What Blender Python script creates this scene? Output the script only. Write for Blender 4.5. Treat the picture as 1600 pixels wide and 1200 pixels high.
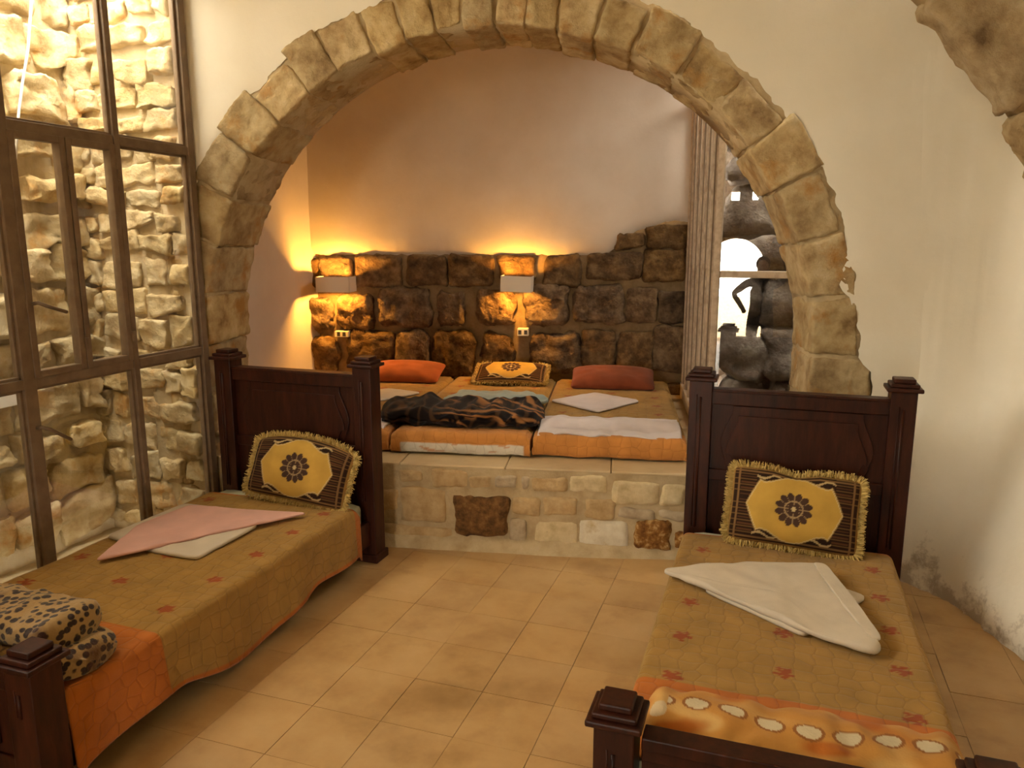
import bpy, bmesh, math, random
from math import sin, cos, pi, radians, sqrt, hypot, atan2, tan
from mathutils import Vector, Matrix, noise
for o in list(bpy.data.objects): bpy.data.objects.remove(o)
S = bpy.context.scene
COL = S.collection
R = random.Random(7)

# ------------------------------------------------------------------ camera
H = 1.7; YAW = 18.8; PITCH = 10.6
cam = bpy.data.objects.new('camera', bpy.data.cameras.new('camera'))
cam.data.sensor_fit = 'HORIZONTAL'; cam.data.sensor_width = 36.0; cam.data.lens = 36.0*1200/1600
cam.data.clip_start = 0.02
cam.location = (0, 0, H); cam.rotation_euler = (radians(90-PITCH), 0, radians(YAW))
COL.objects.link(cam); S.camera = cam
# ------------------------------------------------------------------ sky, exposure
SKY = 31.0
W = bpy.data.worlds.new('sky'); S.world = W; W.use_nodes = True
bg = W.node_tree.nodes['Background']; bg.inputs[0].default_value = (1.0, 0.93, 0.80, 1); bg.inputs[1].default_value = SKY
S.view_settings.view_transform = 'Standard'; S.view_settings.look = 'None'
S.view_settings.exposure = 0.0; S.view_settings.gamma = 1.0; S.view_settings.use_curve_mapping = False

AA = radians(11.0)
CR = Vector((cos(AA), sin(AA), 0)); AX = Vector((-sin(AA), cos(AA), 0)); P0 = Vector((-.465, 4.01, 0))
def A(u, v, z): return P0 + CR*u + AX*v + Vector((0, 0, z))     # frame of the arch wall and sleeping alcove

def portal(name, loc, nrm, sx, sy):      # guides sky light sampling through an opening, gives off no light itself
    l = bpy.data.lights.new(name, 'AREA'); l.shape = 'RECTANGLE'; l.size = sx; l.size_y = sy
    l.cycles.is_portal = True
    o = bpy.data.objects.new(name, l); o.location = loc
    o.rotation_euler = Vector(nrm).to_track_quat('-Z', 'Y').to_euler(); COL.objects.link(o)
portal('portal_light_well', (-3.44, 2.68, 3.42), (0, 0, -1), 0.74, 1.6)
portal('portal_courtyard', (-3.07, 1.02, 2.6), (1, 0, 0), 1.76, 1.42)
portal('portal_well_mouth', (-3.44, 1.88, 3.07), (0, 1, 0), .74, .62)
portal('portal_doorway', (-.68, -4.55, .9), (0, 1, 0), 1.05, 1.85)
portal('portal_court', (.5, 5.5, 3.45), (0, 0, -1), 1.15, .85)

# ------------------------------------------------------------------ helpers
def mesh(name, verts, faces, mat=None, parent=None, smooth=True, col=None, uv=None, kind=None):
    m = bpy.data.meshes.new(name); m.from_pydata([tuple(v) for v in verts], [], faces); m.update()
    if smooth:
        m.polygons.foreach_set('use_smooth', [True]*len(m.polygons))
    if col is not None:
        ca = m.color_attributes.new('Col', 'FLOAT_COLOR', 'POINT')
        ca.data.foreach_set('color', [c for t in col for c in (t[0], t[1], t[2], 1.0)])
    if uv is not None:
        ul = m.uv_layers.new(name='UVMap')
        ul.data.foreach_set('uv', [c for l in m.loops for c in uv[l.vertex_index]])
    o = bpy.data.objects.new(name, m); COL.objects.link(o)
    if mat: m.materials.append(mat)
    if parent: setpar(o, parent)
    if kind: o['kind'] = kind
    return o
def setpar(o, p):
    o.parent = p
    if p.type == 'EMPTY': o.matrix_parent_inverse = Matrix.Translation(p.location).inverted()
def thing(name, label, cat, loc, group=None):
    o = bpy.data.objects.new(name, None); o.empty_display_size = .1; o.location = loc; COL.objects.link(o)
    o['label'] = label; o['category'] = cat
    if group: o['group'] = group
    return o
def tag(o, label, cat, group=None):
    o['label'] = label; o['category'] = cat
    if group: o['group'] = group
    return o
def struct(o, label=None, cat=None):
    o['kind'] = 'structure'
    if label: o['label'] = label
    if cat: o['category'] = cat
    return o
def sempty(name, loc, label, cat):
    o = bpy.data.objects.new(name, None); o.empty_display_size = .1; o.location = loc; COL.objects.link(o)
    return struct(o, label, cat)

_rb = {}
def unitbox(n):
    if n not in _rb:
        bm = bmesh.new(); bmesh.ops.create_cube(bm, size=2)
        if n > 1: bmesh.ops.subdivide_edges(bm, edges=bm.edges[:], cuts=n-1, use_grid_fill=True)
        bm.verts.index_update()
        _rb[n] = ([v.co.copy() for v in bm.verts], [[v.index for v in f.verts] for f in bm.faces]); bm.free()
    return _rb[n]
def stone(name, half, place, mat, parent, n=7, rnd=.03, amp=.012, freq=9., jit=.0, seed=0, smooth=True, big=0.0):
    """rough rounded block; place maps local (x along, y depth, z up) to world"""
    vs, fs = unitbox(n); rr = random.Random(seed); off = Vector((rr.uniform(-50, 50), rr.uniform(-50, 50), rr.uniform(-50, 50)))
    hx, hy, hz = half; r = min(rnd, hx*.95, hy*.95, hz*.95)
    cj = [(rr.uniform(-jit, jit), rr.uniform(-jit, jit)) for _ in range(4)]
    out = []
    for v in vs:
        a = Vector((v.x*hx, v.y*hy, v.z*hz))
        q = Vector((max(-hx+r, min(hx-r, a.x)), max(-hy+r, min(hy-r, a.y)), max(-hz+r, min(hz-r, a.z))))
        d = a-q
        if d.length > 1e-6: a = q+d.normalized()*r
        if jit:
            s = (v.x+1)/2; t = (v.z+1)/2
            w = ((1-s)*(1-t), s*(1-t), (1-s)*t, s*t)
            a.x += sum(w[i]*cj[i][0] for i in range(4)); a.z += sum(w[i]*cj[i][1] for i in range(4))
        nv = noise.noise_vector(a*freq+off)*amp + noise.noise_vector(a*freq*2.7+off)*amp*.45 + noise.noise_vector(a*freq*6.1+off)*amp*.22
        if big: nv += noise.noise_vector(a*freq*.4+off)*big
        out.append(place(a+nv))
    return mesh(name, out, fs, mat, parent, smooth)
def bxv(x0, x1, y0, y1, z0, z1):
    return [(x0,y0,z0),(x1,y0,z0),(x1,y1,z0),(x0,y1,z0),(x0,y0,z1),(x1,y0,z1),(x1,y1,z1),(x0,y1,z1)]
BF = [(0,3,2,1),(4,5,6,7),(0,1,5,4),(1,2,6,5),(2,3,7,6),(3,0,4,7)]
def boxes(name, lst, mat, parent=None, bevel=0.0, fr=None, kind=None):
    vs, fs = [], []
    for b in lst:
        k = len(vs); vs += bxv(*b); fs += [tuple(i+k for i in f) for f in BF]
    if fr: vs = [fr(*v) for v in vs]
    o = mesh(name, vs, fs, mat, parent, smooth=False, kind=kind)
    if bevel:
        md = o.modifiers.new('bevel', 'BEVEL'); md.width = bevel; md.segments = 2; md.limit_method = 'ANGLE'
    return o
def prism(name, pts, z0, z1, mat, parent, place, bevel=0.0):
    n = len(pts); vs = [place(x, y, z0) for x, y in pts]+[place(x, y, z1) for x, y in pts]
    fs = [tuple(range(n))[::-1], tuple(range(n, 2*n))]+[(i, (i+1) % n, n+(i+1) % n, n+i) for i in range(n)]
    o = mesh(name, vs, fs, mat, parent, smooth=False)
    if bevel:
        md = o.modifiers.new('bevel', 'BEVEL'); md.width = bevel; md.segments = 2; md.limit_method = 'ANGLE'
    return o
def tube(name, pts, r, mat, parent=None, n=8):
    vs, fs = [], []
    for i, p in enumerate(pts):
        p = Vector(p); t = (Vector(pts[min(i+1, len(pts)-1)])-Vector(pts[max(i-1, 0)])).normalized()
        s = t.cross(Vector((.3, .5, .81))).normalized(); b = t.cross(s)
        for k in range(n): vs.append(p+(s*cos(2*pi*k/n)+b*sin(2*pi*k/n))*r)
    for i in range(len(pts)-1):
        for k in range(n): fs.append((i*n+k, i*n+(k+1) % n, (i+1)*n+(k+1) % n, (i+1)*n+k))
    fs += [tuple(range(n))[::-1], tuple((len(pts)-1)*n+k for k in range(n))]
    return mesh(name, vs, fs, mat, parent)
def grid(nu, nv, f):
    vs = [f(i/(nu-1), j/(nv-1)) for j in range(nv) for i in range(nu)]
    fs = [(j*nu+i, j*nu+i+1, (j+1)*nu+i+1, (j+1)*nu+i) for j in range(nv-1) for i in range(nu-1)]
    return vs, fs
def nz(x, y=0, z=0): return noise.noise(Vector((x, y, z)))
def lerp(a, b, t): return a+(b-a)*t
def sm(a, b, x):
    t = max(0, min(1, (x-a)/(b-a))); return t*t*(3-2*t)

# ------------------------------------------------------------------ materials
def mat_new(name):
    m = bpy.data.materials.new(name); m.use_nodes = True; nt = m.node_tree
    return m, nt, nt.nodes['Principled BSDF']
def N(nt, t, **kw):
    n = nt.nodes.new(t)
    for k, v in kw.items():
        if k in n.inputs: n.inputs[k].default_value = v
        else: setattr(n, k, v)
    return n
def ramp(nt, stops, interp='LINEAR'):
    r = nt.nodes.new('ShaderNodeValToRGB'); r.color_ramp.interpolation = interp
    while len(r.color_ramp.elements) < len(stops): r.color_ramp.elements.new(.5)
    for e, (p, c) in zip(r.color_ramp.elements, stops): e.position = p; e.color = (*c, 1)
    return r
def mix(nt, fac, a, b, mode='MIX'):
    m = nt.nodes.new('ShaderNodeMix'); m.data_type = 'RGBA'; m.blend_type = mode
    for s, v in ((0, fac), (6, a), (7, b)):
        if hasattr(v, 'links') or hasattr(v, 'is_linked'): nt.links.new(v, m.inputs[s])
        elif s == 0: m.inputs[0].default_value = v
        else: m.inputs[s].default_value = (*v, 1)
    return m.outputs[2]
def noisy(name, stops, scale=6., detail=8., rough=.85, bump=.3, bscale=None, bdist=.01, rand=0.0, spots=None, coord='pos', spec=.3, pits=0.0):
    m, nt, p = mat_new(name); L = nt.links.new
    if coord == 'pos': c = N(nt, 'ShaderNodeNewGeometry').outputs['Position']
    elif coord == 'uv': c = N(nt, 'ShaderNodeTexCoord').outputs['UV']
    else: c = N(nt, 'ShaderNodeTexCoord').outputs['Object']
    n1 = N(nt, 'ShaderNodeTexNoise', Scale=scale, Detail=detail, Roughness=.62); L(c, n1.inputs['Vector'])
    r = ramp(nt, stops); L(n1.outputs[0], r.inputs[0]); col = r.outputs[0]
    if rand:
        oi = N(nt, 'ShaderNodeObjectInfo')
        hs = N(nt, 'ShaderNodeHueSaturation'); L(col, hs.inputs['Color'])
        mr = N(nt, 'ShaderNodeMapRange'); mr.inputs[3].default_value = 1-rand; mr.inputs[4].default_value = 1+rand; L(oi.outputs['Random'], mr.inputs[0]); L(mr.outputs[0], hs.inputs['Value'])
        ml = N(nt, 'ShaderNodeMath', operation='MULTIPLY'); ml.inputs[1].default_value = 7.31; L(oi.outputs['Random'], ml.inputs[0])
        fr = N(nt, 'ShaderNodeMath', operation='FRACT'); L(ml.outputs[0], fr.inputs[0])
        m2 = N(nt, 'ShaderNodeMapRange'); m2.inputs[3].default_value = 1-rand*.5; m2.inputs[4].default_value = 1+rand*.5; L(fr.outputs[0], m2.inputs[0]); L(m2.outputs[0], hs.inputs['Saturation'])
        col = hs.outputs[0]
    if spots:   # (colour, scale, lo, hi)
        n3 = N(nt, 'ShaderNodeTexNoise', Scale=spots[1], Detail=6., Roughness=.6); L(c, n3.inputs['Vector'])
        r3 = ramp(nt, [(spots[2], (0, 0, 0)), (spots[3], (1, 1, 1))]); L(n3.outputs[0], r3.inputs[0])
        col = mix(nt, r3.outputs[0], col, spots[0])
    L(col, p.inputs['Base Color']); p.inputs['Roughness'].default_value = rough; p.inputs['Specular IOR Level'].default_value = spec
    if bump:
        n2 = N(nt, 'ShaderNodeTexNoise', Scale=bscale or scale*5, Detail=10., Roughness=.68); L(c, n2.inputs['Vector'])
        h = n2.outputs[0]
        if pits:
            vo = N(nt, 'ShaderNodeTexVoronoi', Scale=(bscale or scale*5)*.9); L(c, vo.inputs['Vector'])
            pr = ramp(nt, [(0, (0, 0, 0)), (.35, (1, 1, 1))]); L(vo.outputs[0], pr.inputs[0])
            h = mix(nt, pits, h, pr.outputs[0], 'MULTIPLY')
        b = N(nt, 'ShaderNodeBump', Strength=bump, Distance=bdist); L(h, b.inputs['Height']); L(b.outputs[0], p.inputs['Normal'])
    return m
def cloth(name, color=None, bump=.25, scale=240., rough=.95, quilt=False, var=.12, sheen=.15):
    m, nt, p = mat_new(name); L = nt.links.new
    if color is None:
        at = N(nt, 'ShaderNodeVertexColor', layer_name='Col'); col = at.outputs[0]
    else:
        rg = N(nt, 'ShaderNodeRGB'); rg.outputs[0].default_value = (*color, 1); col = rg.outputs[0]
    g = N(nt, 'ShaderNodeNewGeometry').outputs['Position']
    n1 = N(nt, 'ShaderNodeTexNoise', Scale=9., Detail=6.); L(g, n1.inputs['Vector'])
    r = ramp(nt, [(.25, (1-var*2,)*3), (.75, (1+var,)*3)]); L(n1.outputs[0], r.inputs[0])
    col = mix(nt, 1.0, col, r.outputs[0], 'MULTIPLY')
    n2 = N(nt, 'ShaderNodeTexNoise', Scale=scale, Detail=3.); L(g, n2.inputs['Vector']); h = n2.outputs[0]
    b = N(nt, 'ShaderNodeBump', Strength=bump, Distance=.002); L(h, b.inputs['Height']); nrm = b.outputs[0]
    if quilt:
        uv = N(nt, 'ShaderNodeTexCoord').outputs['UV']
        nn = N(nt, 'ShaderNodeTexNoise', Scale=9., Detail=2.); L(uv, nn.inputs['Vector'])
        ad = N(nt, 'ShaderNodeVectorMath', operation='MULTIPLY_ADD'); L(nn.outputs['Color'], ad.inputs[0]); ad.inputs[1].default_value = (.05, .05, .05); L(uv, ad.inputs[2])
        v = N(nt, 'ShaderNodeTexVoronoi', feature='DISTANCE_TO_EDGE', Scale=17.); v.inputs['Randomness'].default_value = .42; L(ad.outputs[0], v.inputs['Vector'])
        r2 = ramp(nt, [(0, (0, 0, 0)), (.10, (.75, .75, .75)), (.45, (1, 1, 1))]); L(v.outputs[0], r2.inputs[0])
        r4 = ramp(nt, [(0, (.84, .82, .79)), (.04, (1, 1, 1))]); L(v.outputs[0], r4.inputs[0])
        col = mix(nt, 1.0, col, r4.outputs[0], 'MULTIPLY')
        b2 = N(nt, 'ShaderNodeBump', Strength=.4, Distance=.006); L(r2.outputs[0], b2.inputs['Height']); L(nrm, b2.inputs['Normal']); nrm = b2.outputs[0]
    L(col, p.inputs['Base Color']); L(nrm, p.inputs['Normal']); p.inputs['Roughness'].default_value = rough
    p.inputs['Specular IOR Level'].default_value = .15; p.inputs['Sheen Weight'].default_value = sheen
    return m
def glass(name, tint=(1, 1, 1), boost=1.7):
    m = bpy.data.materials.new(name); m.use_nodes = True; nt = m.node_tree; nt.nodes.clear(); L = nt.links.new
    o = N(nt, 'ShaderNodeOutputMaterial'); t = N(nt, 'ShaderNodeBsdfTransparent'); t.inputs[0].default_value = (*tint, 1)
    g = N(nt, 'ShaderNodeBsdfGlossy'); g.inputs['Roughness'].default_value = 0.0; g.inputs[0].default_value = (1, 1, 1, 1)
    f = N(nt, 'ShaderNodeFresnel'); gb = N(nt, 'ShaderNodeNewGeometry'); io = N(nt, 'ShaderNodeMapRange')   # same reflection on both faces of the thin pane
    io.inputs[3].default_value = 1.5; io.inputs[4].default_value = 1/1.5; L(gb.outputs['Backfacing'], io.inputs[0]); L(io.outputs[0], f.inputs['IOR']); ml = N(nt, 'ShaderNodeMath', operation='MULTIPLY', use_clamp=True); ml.inputs[1].default_value = boost
    mx = N(nt, 'ShaderNodeMixShader'); L(f.outputs[0], ml.inputs[0]); L(ml.outputs[0], mx.inputs[0]); L(t.outputs[0], mx.inputs[1]); L(g.outputs[0], mx.inputs[2]); L(mx.outputs[0], o.inputs[0])
    return m
def plain(name, c, rough=.5, metal=0., spec=.5, emit=None):
    m, nt, p = mat_new(name); p.inputs['Base Color'].default_value = (*c, 1); p.inputs['Roughness'].default_value = rough
    p.inputs['Metallic'].default_value = metal; p.inputs['Specular IOR Level'].default_value = spec
    if emit: p.inputs['Emission Color'].default_value = (*emit[0], 1); p.inputs['Emission Strength'].default_value = emit[1]
    return m

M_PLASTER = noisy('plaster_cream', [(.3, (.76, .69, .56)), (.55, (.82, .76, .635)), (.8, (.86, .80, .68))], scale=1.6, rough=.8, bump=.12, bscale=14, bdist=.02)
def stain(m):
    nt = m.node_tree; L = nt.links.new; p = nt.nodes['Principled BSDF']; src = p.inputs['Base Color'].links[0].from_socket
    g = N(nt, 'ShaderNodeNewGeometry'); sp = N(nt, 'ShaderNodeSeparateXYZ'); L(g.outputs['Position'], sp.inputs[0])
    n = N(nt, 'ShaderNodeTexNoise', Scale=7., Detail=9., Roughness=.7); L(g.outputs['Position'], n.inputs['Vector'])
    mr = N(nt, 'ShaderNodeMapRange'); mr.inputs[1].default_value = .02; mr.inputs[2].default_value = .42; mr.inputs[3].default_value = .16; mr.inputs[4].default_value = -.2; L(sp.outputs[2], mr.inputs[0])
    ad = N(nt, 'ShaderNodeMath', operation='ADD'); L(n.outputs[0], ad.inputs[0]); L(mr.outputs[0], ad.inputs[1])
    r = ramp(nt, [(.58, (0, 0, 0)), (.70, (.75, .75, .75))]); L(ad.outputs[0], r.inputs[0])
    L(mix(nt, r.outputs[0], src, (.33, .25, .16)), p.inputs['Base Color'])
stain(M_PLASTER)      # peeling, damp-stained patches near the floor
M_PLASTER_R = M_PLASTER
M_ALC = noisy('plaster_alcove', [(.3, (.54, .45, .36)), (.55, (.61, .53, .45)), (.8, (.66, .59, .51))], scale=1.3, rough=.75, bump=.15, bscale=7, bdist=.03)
M_ARCH = noisy('arch_limestone', [(.28, (.20, .12, .05)), (.42, (.38, .26, .12)), (.55, (.52, .39, .20)), (.72, (.62, .50, .30))], scale=7, rough=.9, bump=.7, bscale=26, bdist=.02, rand=.13, spots=((.42, .22, .06), 5, .56, .7))
M_RIB = noisy('rib_limestone', [(.28, (.22, .14, .07)), (.42, (.42, .30, .16)), (.55, (.56, .43, .25)), (.72, (.66, .55, .36))], scale=8, rough=.92, bump=.8, bscale=24, bdist=.025, rand=.15)
M_MORTAR = noisy('lime_mortar', [(.3, (.40, .29, .15)), (.55, (.52, .40, .23)), (.8, (.60, .48, .30))], scale=9, rough=.95, bump=.6, bscale=60, bdist=.012)
M_MORTAR_B = noisy('dark_mortar', [(.3, (.20, .13, .06)), (.55, (.30, .20, .10)), (.8, (.38, .27, .14))], scale=9, rough=.95, bump=.6, bscale=50, bdist=.012)
M_BACK = noisy('basalt_limestone', [(.3, (.05, .028, .012)), (.46, (.14, .08, .035)), (.6, (.25, .155, .07)), (.78, (.36, .25, .13))], scale=9, rough=.88, bump=1.0, bscale=30, bdist=.03, rand=.28, pits=.5)
M_WELL = noisy('well_limestone', [(.28, (.36, .23, .10)), (.45, (.56, .42, .22)), (.6, (.68, .55, .33)), (.75, (.74, .63, .43))], scale=8, rough=.92, bump=.8, bscale=32, bdist=.02, rand=.16, spots=((.55, .30, .09), 4.5, .57, .7))
M_WELLM = noisy('well_mortar', [(.3, (.50, .38, .22)), (.6, (.62, .50, .32)), (.8, (.70, .59, .41))], scale=7, rough=.95, bump=.7, bscale=40, bdist=.015)
DS = [noisy('dais_cream_stone', [(.3, (.50, .38, .20)), (.55, (.66, .53, .31)), (.75, (.74, .62, .40))], scale=14, bump=.7, bscale=36, bdist=.012, rough=.9),
      noisy('dais_tan_stone', [(.3, (.40, .26, .11)), (.55, (.54, .38, .19)), (.75, (.62, .47, .26))], scale=13, bump=.7, bscale=36, bdist=.012, rough=.9),
      noisy('dais_grey_stone', [(.3, (.36, .27, .17)), (.55, (.50, .40, .26)), (.75, (.58, .48, .33))], scale=13, bump=.7, bscale=36, bdist=.012, rough=.9),
      noisy('dais_white_stone', [(.3, (.56, .48, .34)), (.55, (.70, .62, .46)), (.75, (.78, .72, .57))], scale=12, bump=.5, bscale=36, bdist=.01, rough=.9, spots=((.5, .36, .16), 9, .55, .7)),
      noisy('dais_brown_stone', [(.35, (.09, .04, .012)), (.55, (.22, .105, .03)), (.75, (.36, .20, .07))], scale=22, bump=1.0, bscale=50, bdist=.015, rough=.85),
      noisy('dais_rust_stone', [(.35, (.14, .05, .01)), (.53, (.34, .15, .03)), (.66, (.62, .40, .16))], scale=26, bump=1.0, bscale=50, bdist=.015, rough=.85)]
M_ROCK = noisy('court_rock', [(.3, (.055, .04, .028)), (.5, (.14, .105, .08)), (.65, (.24, .20, .16)), (.8, (.34, .30, .26))], scale=5, bump=1.0, bscale=16, bdist=.05, rough=.95, rand=.2)
M_TILE = noisy('floor_tile', [(.28, (.39, .225, .085)), (.5, (.51, .32, .135)), (.75, (.58, .385, .18))], scale=3.2, detail=10, rough=.42, bump=.08, bscale=40, bdist=.004, rand=.045, spots=((.29, .165, .06), 1.5, .54, .72), spec=.45)
M_GROUT = noisy('floor_grout', [(.3, (.28, .17, .075)), (.7, (.38, .24, .12))], scale=12, rough=.9, bump=.2)
M_SLAB = noisy('platform_slab', [(.3, (.44, .31, .16)), (.55, (.54, .40, .22)), (.8, (.60, .47, .28))], scale=4, rough=.5, bump=.1, bscale=40, bdist=.004, rand=.06)
M_WOOD = None
def wood():
    m, nt, p = mat_new('dark_mahogany'); L = nt.links.new
    c = N(nt, 'ShaderNodeNewGeometry').outputs['Position']; mp = N(nt, 'ShaderNodeMapping'); mp.inputs['Scale'].default_value = (14, 14, 2.2); L(c, mp.inputs[0])
    n1 = N(nt, 'ShaderNodeTexNoise', Scale=2.5, Detail=8., Roughness=.65); L(mp.outputs[0], n1.inputs['Vector'])
    r = ramp(nt, [(.3, (.016, .004, .0015)), (.55, (.042, .010, .004)), (.8, (.075, .018, .008))]); L(n1.outputs[0], r.inputs[0]); L(r.outputs[0], p.inputs['Base Color'])
    p.inputs['Roughness'].default_value = .42; p.inputs['Specular IOR Level'].default_value = .22; p.inputs['Coat Weight'].default_value = .03; p.inputs['Coat Roughness'].default_value = .25
    b = N(nt, 'ShaderNodeBump', Strength=.06, Distance=.002); L(n1.outputs[0], b.inputs['Height']); L(b.outputs[0], p.inputs['Normal'])
    return m
M_WOOD = wood()
M_STEEL = noisy('painted_steel', [(.3, (.15, .095, .055)), (.6, (.20, .135, .08)), (.8, (.24, .165, .10))], scale=14, rough=.45, bump=.1, bscale=80, bdist=.002, spec=.4)
M_FRAME2 = noisy('weathered_frame', [(.3, (.34, .25, .17)), (.55, (.50, .39, .28)), (.8, (.58, .47, .35))], scale=18, rough=.6, bump=.2, bscale=90, bdist=.003)
M_GLASS = glass('window_glass', (.97, .98, .96), 1.5)
M_GLASS2 = glass('court_glass', (.96, .97, .97), 2.3)
M_QUILT = cloth('quilted_bedspread', None, quilt=True)
M_PRINT = cloth('woven_print', None, bump=.35, scale=300, var=.1, sheen=0.0)
M_FUR = cloth('fleece_print', None, bump=.7, scale=130, var=.12, sheen=.08)
M_FRINGE = noisy('gold_fringe', [(.3, (.52, .36, .10)), (.7, (.78, .60, .24))], scale=60, rough=.9, bump=0)
M_WHITE_T = cloth('white_terry', (.66, .58, .47), bump=.5, scale=260, var=.05)
M_PINK_T = cloth('pink_terry', (.72, .42, .36), bump=.5, scale=260, var=.06)
M_LILAC_T = cloth('pale_sheet', (.66, .59, .58), bump=.2, scale=260, var=.05)
M_BLUE_T = cloth('blue_towel', (.36, .44, .42), bump=.5, scale=220, var=.1)
M_TERRA = cloth('terracotta_cotton', (.36, .085, .02), bump=.2, var=.14)
M_MAROON = cloth('russet_cotton', (.215, .052, .02), bump=.2, var=.14)
M_TICK = cloth('mattress_ticking', (.62, .62, .42), bump=.2, var=.2)
M_SHADE = plain('lamp_white_metal', (.80, .70, .56), .55)
M_BULB = plain('lamp_bulb', (1, .8, .4), .4, emit=((1.0, .55, .12), 60))
M_PLASTIC = plain('white_plastic', (.72, .66, .52), .4)
M_DARK = plain('socket_dark', (.03, .025, .02), .5)
M_CABLE = plain('white_cable', (.85, .82, .80), .5)
M_PANEL = plain('white_panel', (.9, .9, .9), .6)

# ------------------------------------------------------------------ floor
TX, TY = .2825, .288
floor = mesh('floor', [(-3.1, -4.8, -.02), (3.9, -4.8, -.02), (3.9, 4.3, -.02), (-3.1, 4.3, -.02)], [(0, 1, 2, 3)], M_GROUT, smooth=False)
struct(floor, 'worn beige cement tile floor between the two beds', 'floor')
tm = None
fx0, fy0 = -.687-9*TX, 3.36+3*TY
def tilemesh():
    vs = bxv(.001, TX-.001, .001, TY-.001, -.018, 0); b = .002
    o = mesh('tile', vs, BF, M_TILE, None, smooth=False); return o
rw_x = lambda y: 1.07+.305*(3.47-y)
proto = tilemesh(); first = True
for j in range(13):
    for i in range(19):
        x = fx0+i*TX; y = fy0-(j+1)*TY
        if x < -3.15 or x > rw_x(y)+.1 or y+TY < .2: continue
        if x+TX > rw_x(y)+.35: continue
        o = proto if first else proto.copy()
        if not first: COL.objects.link(o)
        first = False
        o.parent = floor; o.location = (x, y, R.uniform(-.0012, .0006)); o.rotation_euler = (R.uniform(-.002, .002), R.uniform(-.002, .002), 0)
bl = []
for j in range(13, 29):
    for i in range(25):
        x = fx0+i*TX; y = fy0-(j+1)*TY
        bl.append((x+.001, x+TX-.001, y+.001, y+TY-.001, -.018, R.uniform(-.001, .0005)))
boxes('tile_field', bl, M_TILE, floor, kind='stuff')

# ------------------------------------------------------------------ arch wall
CU, CZ, RI, RE, TH = -.96, 1.12, 1.63, 1.865, .48
def polar(t, r): return (CU+r*cos(t), CZ+r*sin(t))
warch = sempty('wall_arch', A(CU, 0, 0), 'cream plastered wall pierced by a wide stone arch', 'wall')
# core behind the joints of the voussoirs
cs, cf = [], []
prof = []
nseg = 64
for k in range(nseg+1):
    t = pi*k/nseg; prof.append(polar(t, RI+.012)+polar(t, RE+.13))
prof = [(CU+RI+.012, -.05, CU+RE+.13, -.05)]+prof+[(CU-RI-.012, -.05, CU-RE-.13, -.05)]
for (a0, a1, b0, b1) in prof:
    for v in (.010, TH-.010): cs += [A(a0, v, a1), A(b0, v, b1)]
for k in range(len(prof)-1):
    b = k*4; c = b+4
    cf += [(b, b+1, c+1, c), (b+2, c+2, c+3, b+3), (b, c, c+2, b+2), (b+1, b+3, c+3, c+1)]
mesh('arch_core', cs, cf, M_MORTAR, warch)
# voussoirs: joint angles measured around the arch, right springing to left
ang = [0]
rr = random.Random(11)
widths = [.30, .30, .31, .27, .26, .26, .27, .22, .20, .17, .155, .17, .15, .17, .19, .22, .2, .24, .25, .27, .28, .3, .3]
tot = sum(widths)
for w in widths: ang.append(ang[-1]+w/tot*pi)
for k in range(len(widths)):
    t0, t1 = ang[k]+.0025, ang[k+1]-.0025; tc = (t0+t1)/2; ht = (t1-t0)/2
    re = RE+rr.uniform(-.035, .035); ri = RI+rr.uniform(-.014, .014); rc = (re+ri)/2
    dv = rr.uniform(-.012, .006)
    def place(a, tc=tc, rc=rc, dv=dv):
        u, z = polar(tc+a.x/rc, rc+a.z); return A(u, TH/2+a.y+dv, z)
    stone('voussoir', (ht*rc, TH/2+.004, (re-ri)/2), place, M_ARCH, warch, n=15, rnd=.014, amp=.011, freq=13, seed=100+k, big=.008, jit=.010)
def pier(u0, u1, zs, seed):
    for k in range(len(zs)-1):
        z0, z1 = zs[k]+.005, zs[k+1]-.005; e = rr.uniform(-.02, .03)
        def place(a, uc=(u0+u1)/2, zc=(z0+z1)/2): return A(uc+a.x, TH/2+a.y, zc+a.z)
        stone('pier_stone', ((u1-u0)/2+e/2, TH/2+.004, (z1-z0)/2), place, M_ARCH, warch, n=14, rnd=.016, amp=.011, freq=13, seed=seed+k, big=.008, jit=.01)
pier(CU+RI, CU+RE+.07, [0, .33, .62, .88, 1.12], 200)
pier(CU-RE, CU-RI, [0, .3, .58, .86, 1.12], 220)
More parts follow.
